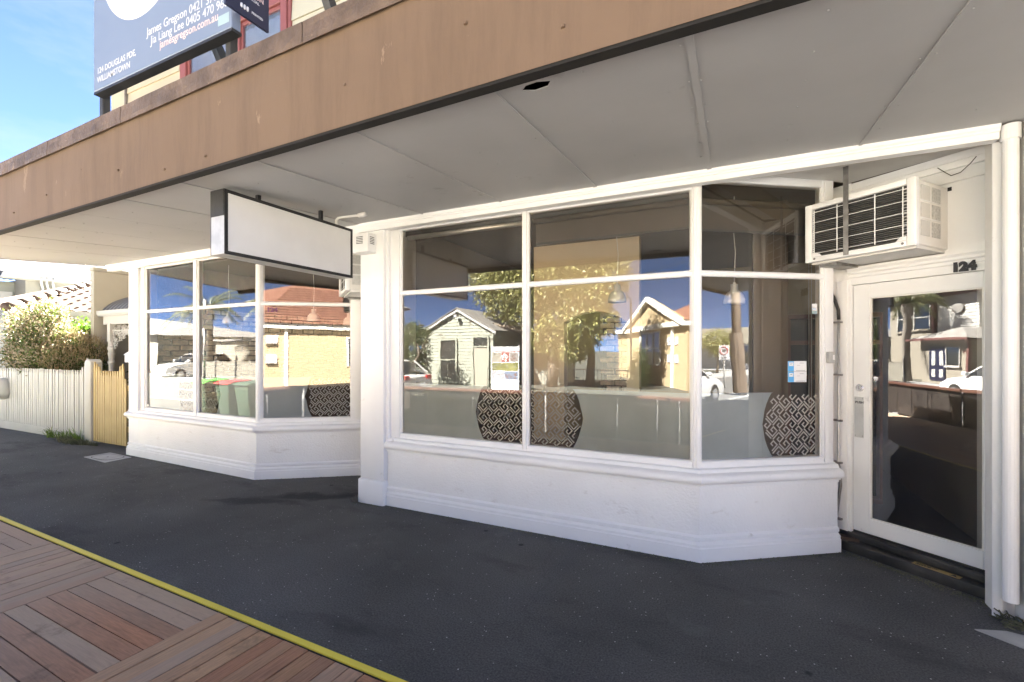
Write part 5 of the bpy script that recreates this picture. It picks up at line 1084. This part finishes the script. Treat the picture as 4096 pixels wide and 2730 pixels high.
for a, b_ in (((0,2.96),(4.5,4.40)),((9,2.96),(4.5,4.40))): MB().extr([sp_(a[0],.5,a[1]),sp_(b_[0],.5,b_[1]),sp_(b_[0],.5,b_[1]-.22),sp_(a[0],.5,a[1]-.2)], (-nx_*.18,-ny_*.18,0)).build('barge_board', M['ybrick_trim'], yb)
for t0, z0_ in ((.95,1.95),(1.85,1.95),(.95,1.15),(1.85,1.15)): sbox(MB(), t0, t0+.32, .2, .24, z0_, z0_+.34).build('vent', M['letterwhite'], yb)
sbox(MB(), 1.48, 1.58, .2, .30, 0, 2.75).build('downpipe', M['ybrick_trim'], yb)
wn = sbox(MB(), 3.0, 6.2, .2, .22, .95, 2.65).build('window', M['carglass'], yb)
for t in (3.0,4.05,5.1,6.12): sbox(MB(), t, t+.09, .22, .27, .95, 2.65).build('frame', M['ybrick_trim'], wn)
for z in (.95,1.75,2.58): sbox(MB(), 3.0, 6.2, .22, .265, z, z+.07).build('frame', M['ybrick_trim'], wn)
MB().box(.08,.22,-12.34,-12.22,0,2.75).build('downpipe', M['ybrick_trim'], yb)
for x, z in ((-.7,2.0),(-.7,1.1)): MB().box(x,x+.45,-12.34,-12.2,z,z+.4).build('vent', M['letterwhite'], yb)
for x in (3.2,6.0):
    w5 = MB().box(x,x+1.5,-12.345,-12.32,.9,2.3).build('window', M['carglass'], yb); MB().box(x-.08,x,-12.34,-12.28,.85,2.38).box(x+1.5,x+1.58,-12.34,-12.28,.85,2.38).box(x+.71,x+.79,-12.34,-12.29,.9,2.3).box(x,x+1.5,-12.34,-12.28,2.3,2.38).build('frame', M['ybrick_trim'], w5)
rt = MB(); rt.add([(-1.75,-12.05,2.96),(9.7,-12.05,2.96),(9.7,-22.5,2.96),(-6.8,-22.5,2.96),(2.0,-17,5.4),(6.0,-17,5.4)], [(0,1,5,4),(1,2,5),(2,3,4,5),(3,0,4)]); rt.build('roof', M['terracotta'], yb)
rl = MB()
for k in range(15): z = 2.98+k*.155; y = -12.05-k*.315; rl.box(-1.4+k*.22,9.6-k*.2,y-.02,y+.05,z,z+.045)
props(rl.build('tile_courses', M['terracotta'], yb), kind='stuff')
# cypress in front casting shade
tree('cypress', (-3.6,-12.5,0), 'small dark conical bush beside the yellow brick wall', [([(-3.6,-12.5,0),(-3.6,-12.5,1)],.06,.03)], [((-3.6,-12.5,.6),(.5,.5,.7)),((-3.6,-12.5,1.2),(.35,.35,.6))], 2500, .09, .04, M['leaf_dark'], .06, 25, -.3)

# cream two-storey house with hipped porch
ch = empty('cream_house', (-25.5,-12,0), 'cream two-storey house with maroon trim and hipped porch across the street', 'house')
yh = -11.0
MB().box(-29.1,-24.85,-19,yh,0,4.78).build('wall', M['creamhouse'], ch)
MB().box(-24.85,-21.7,-19,yh-.1,0,4.65).build('boarded_wall', M['paleboard'], ch)
bo = MB()
for k in range(12): z = 2.6+k*.17; bo.hexa([(-24.8,yh-.1,z),(-21.75,yh-.1,z),(-21.75,yh-.16,z),(-24.8,yh-.16,z),(-24.8,yh-.12,z+.165),(-21.75,yh-.12,z+.165),(-21.75,yh-.16,z+.165),(-24.8,yh-.16,z+.165)]); 
for v in range(len(bo.v)): bo.v[v] = (bo.v[v][0], bo.v[v][1]+.06, bo.v[v][2])
props(bo.build('weatherboards', M['gutter'], ch), kind='stuff')
MB().box(-29.5,-24.6,-19.4,yh+.45,4.78,4.9).build('eave', M['maroon'], ch); MB().box(-24.6,-21.3,-19.4,yh+.4,4.66,4.78).build('eave', M['maroon'], ch)
r_ = MB(); r_.add([(-29.6,yh+.5,4.9),(-24.5,yh+.5,4.9),(-24.5,-19.5,4.9),(-29.6,-19.5,4.9),(-27,-14,6.2),(-27,-16,6.2)], [(0,1,4),(1,2,5,4),(2,3,5),(3,0,4,5)]); r_.build('roof', M['greyroof'], ch)
r_ = MB(); r_.add([(-24.6,yh+.5,4.78),(-21.2,yh+.5,4.78),(-21.2,-19.5,4.78),(-24.6,-19.5,4.78),(-22.9,-13,5.7),(-22.9,-17,5.7)], [(0,1,4),(1,2,5,4),(2,3,5),(3,0,4,5)]); r_.build('roof', M['greyroof'], ch)
MB().box(-24.95,-24.8,yh-.02,yh+.12,0,4.8).build('downpipe', M['maroon'], ch)
for xa, xb in ((-28.2,-26.85),(-26.55,-25.25)):
    w_ = MB().box(xa,xb,yh-.02,yh+.02,2.95,4.3).build('window', M['carglass'], ch); MB().box(xa-.07,xa,yh,yh+.06,2.9,4.36).box(xb,xb+.07,yh,yh+.06,2.9,4.36).box(xa,xb,yh,yh+.06,4.3,4.36).box(xa,xb,yh+.0,yh+.05,3.6,3.65).build('frame', M['gutter'], w_); MB().box(xa-.12,xb+.12,yh,yh+.12,2.82,2.9).build('sill', M['creamhouse'], w_)
ov = MB(); ov.extr([(-23.1+.42*math.cos(a), yh+.0, 3.92+.27*math.sin(a)) for a in [k*PI/14 for k in range(28)]], (0,.05,0)); ov.build('oval_vent', M['greyroof'], ch)
yp = -9.7
MB().box(-23.7,-20.3,yh-.2,yp,0,2.22).build('porch_wall', M['creamhouse'], ch)
r_ = MB(); r_.add([(-24.25,yp+.35,2.28),(-19.9,yp+.35,2.28),(-19.9,yh,2.28),(-24.25,yh,2.28),(-21.5,-10.2,2.85),(-21.5,yh,2.85)], [(0,1,4),(1,2,5,4),(3,0,4,5)]); r_.build('porch_roof', M['greyroof'], ch)
MB().box(-24.25,-19.9,yp+.30,yp+.40,2.18,2.30).build('porch_gutter', M['maroon'], ch)
pd = MB().box(-23.05,-21.85,yp,yp+.04,.18,1.85).build('front_door', M['navy'], ch)
for x in (-22.85,-22.25):
    for z0_, z1_ in ((.35,.75),(.95,1.65)): MB().box(x,x+.28,yp+.04,yp+.055,z0_,z1_).box(x+.09,x+.19,yp+.055,yp+.06,z0_+.06,z1_-.06).build('door_panel', M['gutter'], pd)
w_ = MB().box(-21.75,-20.95,yp,yp+.03,1.0,1.82).build('window', M['carglass'], ch); MB().box(-21.8,-21.75,yp,yp+.06,.96,1.86).box(-20.95,-20.9,yp,yp+.06,.96,1.86).box(-21.75,-20.95,yp,yp+.06,1.82,1.86).box(-21.85,-20.85,yp,yp+.1,.86,.96).build('frame', M['gutter'], w_)
text('house_number', '125', .17, (-20.55,yp+.005,1.55), (-1,0,0), Z, M['maroon'], ch, .01)
MB().box(-20.42,-20.28,yp,yp+.1,0,2.2).build('porch_downpipe', M['maroon'], ch)
MB().box(-36,-29.2,-20,-12.2,0,2.4).build('rear_wing', M['creamhouse'], ch); MB().box(-36.2,-29.15,-20,-12.0,2.4,2.55).build('rear_roof', M['greyroof'], ch)
# long picket fence in front
pf = empty('far_picket_fence', (-26,-8.35,0), 'white picket fence with dark posts in front of the cream house', 'fence')
fpk = mesh_of(picket(.075,1.0,.08), 'picket', M['farpicket'])
x = -30.8; i = 0
while x < -22.9:
    dd = min(abs(x-q) for q in (-30.9,-28.9,-26.8,-24.7,-22.7)); piece('picket', fpk, (x,-8.35,.04), pf, (0,0,PI), (1,1,1+max(0,.14-dd*.35))); x += .103; i += 1
for x in (-30.9,-28.9,-26.8,-24.7,-22.7): MB().box(x-.05,x+.05,-8.42,-8.32,0,1.22).lathe((x,-8.37,1.22), [(.05,0),(.03,.03),(.06,.08),(.03,.13),(.005,.18)], 10).build('post', M['black'], pf)
for z in (.3,.8): MB().box(-30.9,-22.7,-8.40,-8.365,z,z+.07).build('rail', M['picket'], pf)

def palm(x, y, h_, r_, nf, fl, label, seed):
    e = empty('palm_tree', (x,y,0), label, 'tree', 'palm trees across the street'); rr = random.Random(seed)
    pts = [(x,y,0)]; rad = [r_*1.3]
    for k in range(1,13): pts.append((x+.02*math.sin(k), y, h_*k/12)); rad.append(r_*(1+(.06 if k % 2 else -.02)) if k < 11 else r_*(1.5 if k == 11 else 1.2))
    MB().tube(pts, rad, 14).build('trunk', M['palm_bark'], e, smooth=True)
    for f in range(nf):
        a = f*2.399+rr.uniform(-.2,.2); el = rr.uniform(.15,1.25); L_ = fl*rr.uniform(.8,1.1); mb = MB(); P_ = []
        d = Vector((math.cos(a)*math.cos(el), math.sin(a)*math.cos(el), math.sin(el))); p = Vector((x,y,h_))
        for k in range(15): P_.append(p.copy()); p = p+d*L_/14; d = (d+Vector((0,0,-.125))).normalized()
        mb.tube(P_, [.03*(1-k/16) for k in range(15)], 5)
        for k in range(2,15):
            for q in range(3):
                t_ = (P_[k]-P_[k-1]); b0 = P_[k-1]+t_*q/3; t_.normalize(); s_ = t_.cross(Vector((0,0,1))); s_ = s_.normalized() if s_.length > .01 else Vector((1,0,0))
                for sg_ in (-1,1):
                    ll = .55*fl/2.6*math.sin(PI*(k+1)/17)*rr.uniform(.8,1.1); tip = b0+(s_*sg_*.8+t_*.55+Vector((0,0,-.35))).normalized()*ll; w_ = t_*.022
                    mb.add([b0-w_,b0+w_,tip], [(0,1,2)])
        mb.build('frond', M['frond'], e, recalc=False)
palm(-24.6,-9.5,4.3,.20,22,2.4,'tall palm with grey trunk in front of the cream house',31); palm(-32.6,-9.9,4.4,.24,26,3.0,'broad palm with drooping fronds reflected at the left of the far bay',32)

# street pole, wires, signs and shops along the street to the right
up = empty('power_pole', (15.7,-1.55,0), 'tall leaning timber power pole along the street to the right', 'power pole')
MB().tube([(15.7,-1.55,-.15),(15.55,-1.72,4),(15.3,-1.95,9.5)], [.20,.17,.12], 12).build('pole', M['poletimber'], up, smooth=True); MB().tube([(15.62,-1.55,.0),(15.52,-1.66,2.4)], [.26,.25], 12).build('sleeve', M['poletimber'], up)
MB().box(15.2,15.4,-3.0,-.9,8.6,8.75).build('cross_arm', M['poletimber'], up)
wi = empty('overhead_wire', (0,-9,5), 'thin overhead service wire crossing above the street', 'wire')
MB().tube([(-5.0+ k*1.3, -13+ k*.62, 4.2+ .27*k+.03*(k-8)**2*.3) for k in range(17)], .012, 5).build('wire', M['black'], wi)
pp = empty('service_pole', (-4.35,-14.5,0), 'thin grey service pole behind the large tree', 'pole'); MB().tube([(-4.35,-14.5,0),(-4.35,-14.5,4.2)], .05, 8).build('pole', M['galv'], pp, smooth=True)
s40 = empty('speed_sign', (18.6,-3.35,0), 'white AREA 40 speed sign with red ring along the street to the right', 'sign')
MB().tube([(18.6,-3.35,-.1),(18.6,-3.35,1.95)], .03, 8).build('pole', M['galv'], s40, smooth=True)
px = Fr((18.57,-3.35), (.37,-.93)); px = Fr((18.6-.09,-3.35+.22), (.37,-.93))
MB().box(18.55,18.575,-3.60,-3.10,1.22,1.92).build('plate', M['letterwhite'], s40)
rg = MB(); rg.tube([(18.545,-3.35+.19*math.cos(a),1.66+.19*math.sin(a)) for a in [k*PI/12 for k in range(25)]], .018, 6); rg.build('red_ring', M['redlamp'], s40)
text('sign_lettering', '40', .22, (18.545,-3.23,1.585), (0,-1,0), Z, M['ink'], s40, .001, .006); text('sign_lettering', 'AREA', .13, (18.545,-3.19,1.28), (0,-1,0), Z, M['ink'], s40, .001, .003)
fsb = empty('far_shop', (42,-12,0), 'low beige shop with deep awning far along the street', 'building')
MB().box(36,52,-20,-9.4,0,3.0).build('wall', M['letterwhite'], fsb); MB().box(35,53,-20,-7.4,2.3,3.6).build('awning', M['creamwall'], fsb); MB().box(36.5,39,-9.41,-9.38,.5,2.1).build('window', M['carglass'], fsb)
tree('roadside_tree', (30,-8.4,0), 'sparse olive street tree along the street to the right', [([(30,-8.4,0),(30,-8.4,1.8)],.1,.06)], [((30,-8.4,2.3),(1.3,1.2,1.0)),((30.8,-8.3,2.0),(.9,.9,.7))], 2500, .2, .08, M['leaf_tree'], .1, 41)
for k, (x, y) in enumerate(((60,-9),(75,-1.5),(95,-8))):
    e = empty('distant_pole', (x,y,0), ['slim far power pole just past the beige shop','slim far power pole on the near kerb','slimmest power pole at the end of the street'][k], 'power pole'); MB().tube([(x,y,0),(x,y,8)], .14, 8).box(x-.08,x+.08,y-1,y+1,7.2,7.35).build('pole', M['poletimber'], e)
fh = empty('far_house', (90,-16,0), 'far red-roofed house at the end of the street', 'house'); MB().box(80,100,-24,-11,0,4).build('wall', M['creamhouse'], fh); MB().add([(79,-10.5,4),(101,-10.5,4),(101,-24.5,4),(79,-24.5,4),(86,-17,7),(94,-17,7)], [(0,1,5,4),(1,2,5),(2,3,4,5),(3,0,4)]).build('roof', M['terracotta'], fh)
# houses closing the view at both ends
lh = empty('far_left_house', (-55,-16,0), 'low pale house far along the street to the left', 'house'); MB().box(-66,-44,-24,-12,0,3).build('wall', M['creamwall'], lh); MB().add([(-67,-11.5,3),(-43,-11.5,3),(-43,-24.5,3),(-67,-24.5,3),(-60,-18,5.4),(-50,-18,4.4)], [(0,1,5,4),(1,2,5),(2,3,4,5),(3,0,4)]).build('roof', M['greyroof'], lh)
bpy.context.view_layer.update()
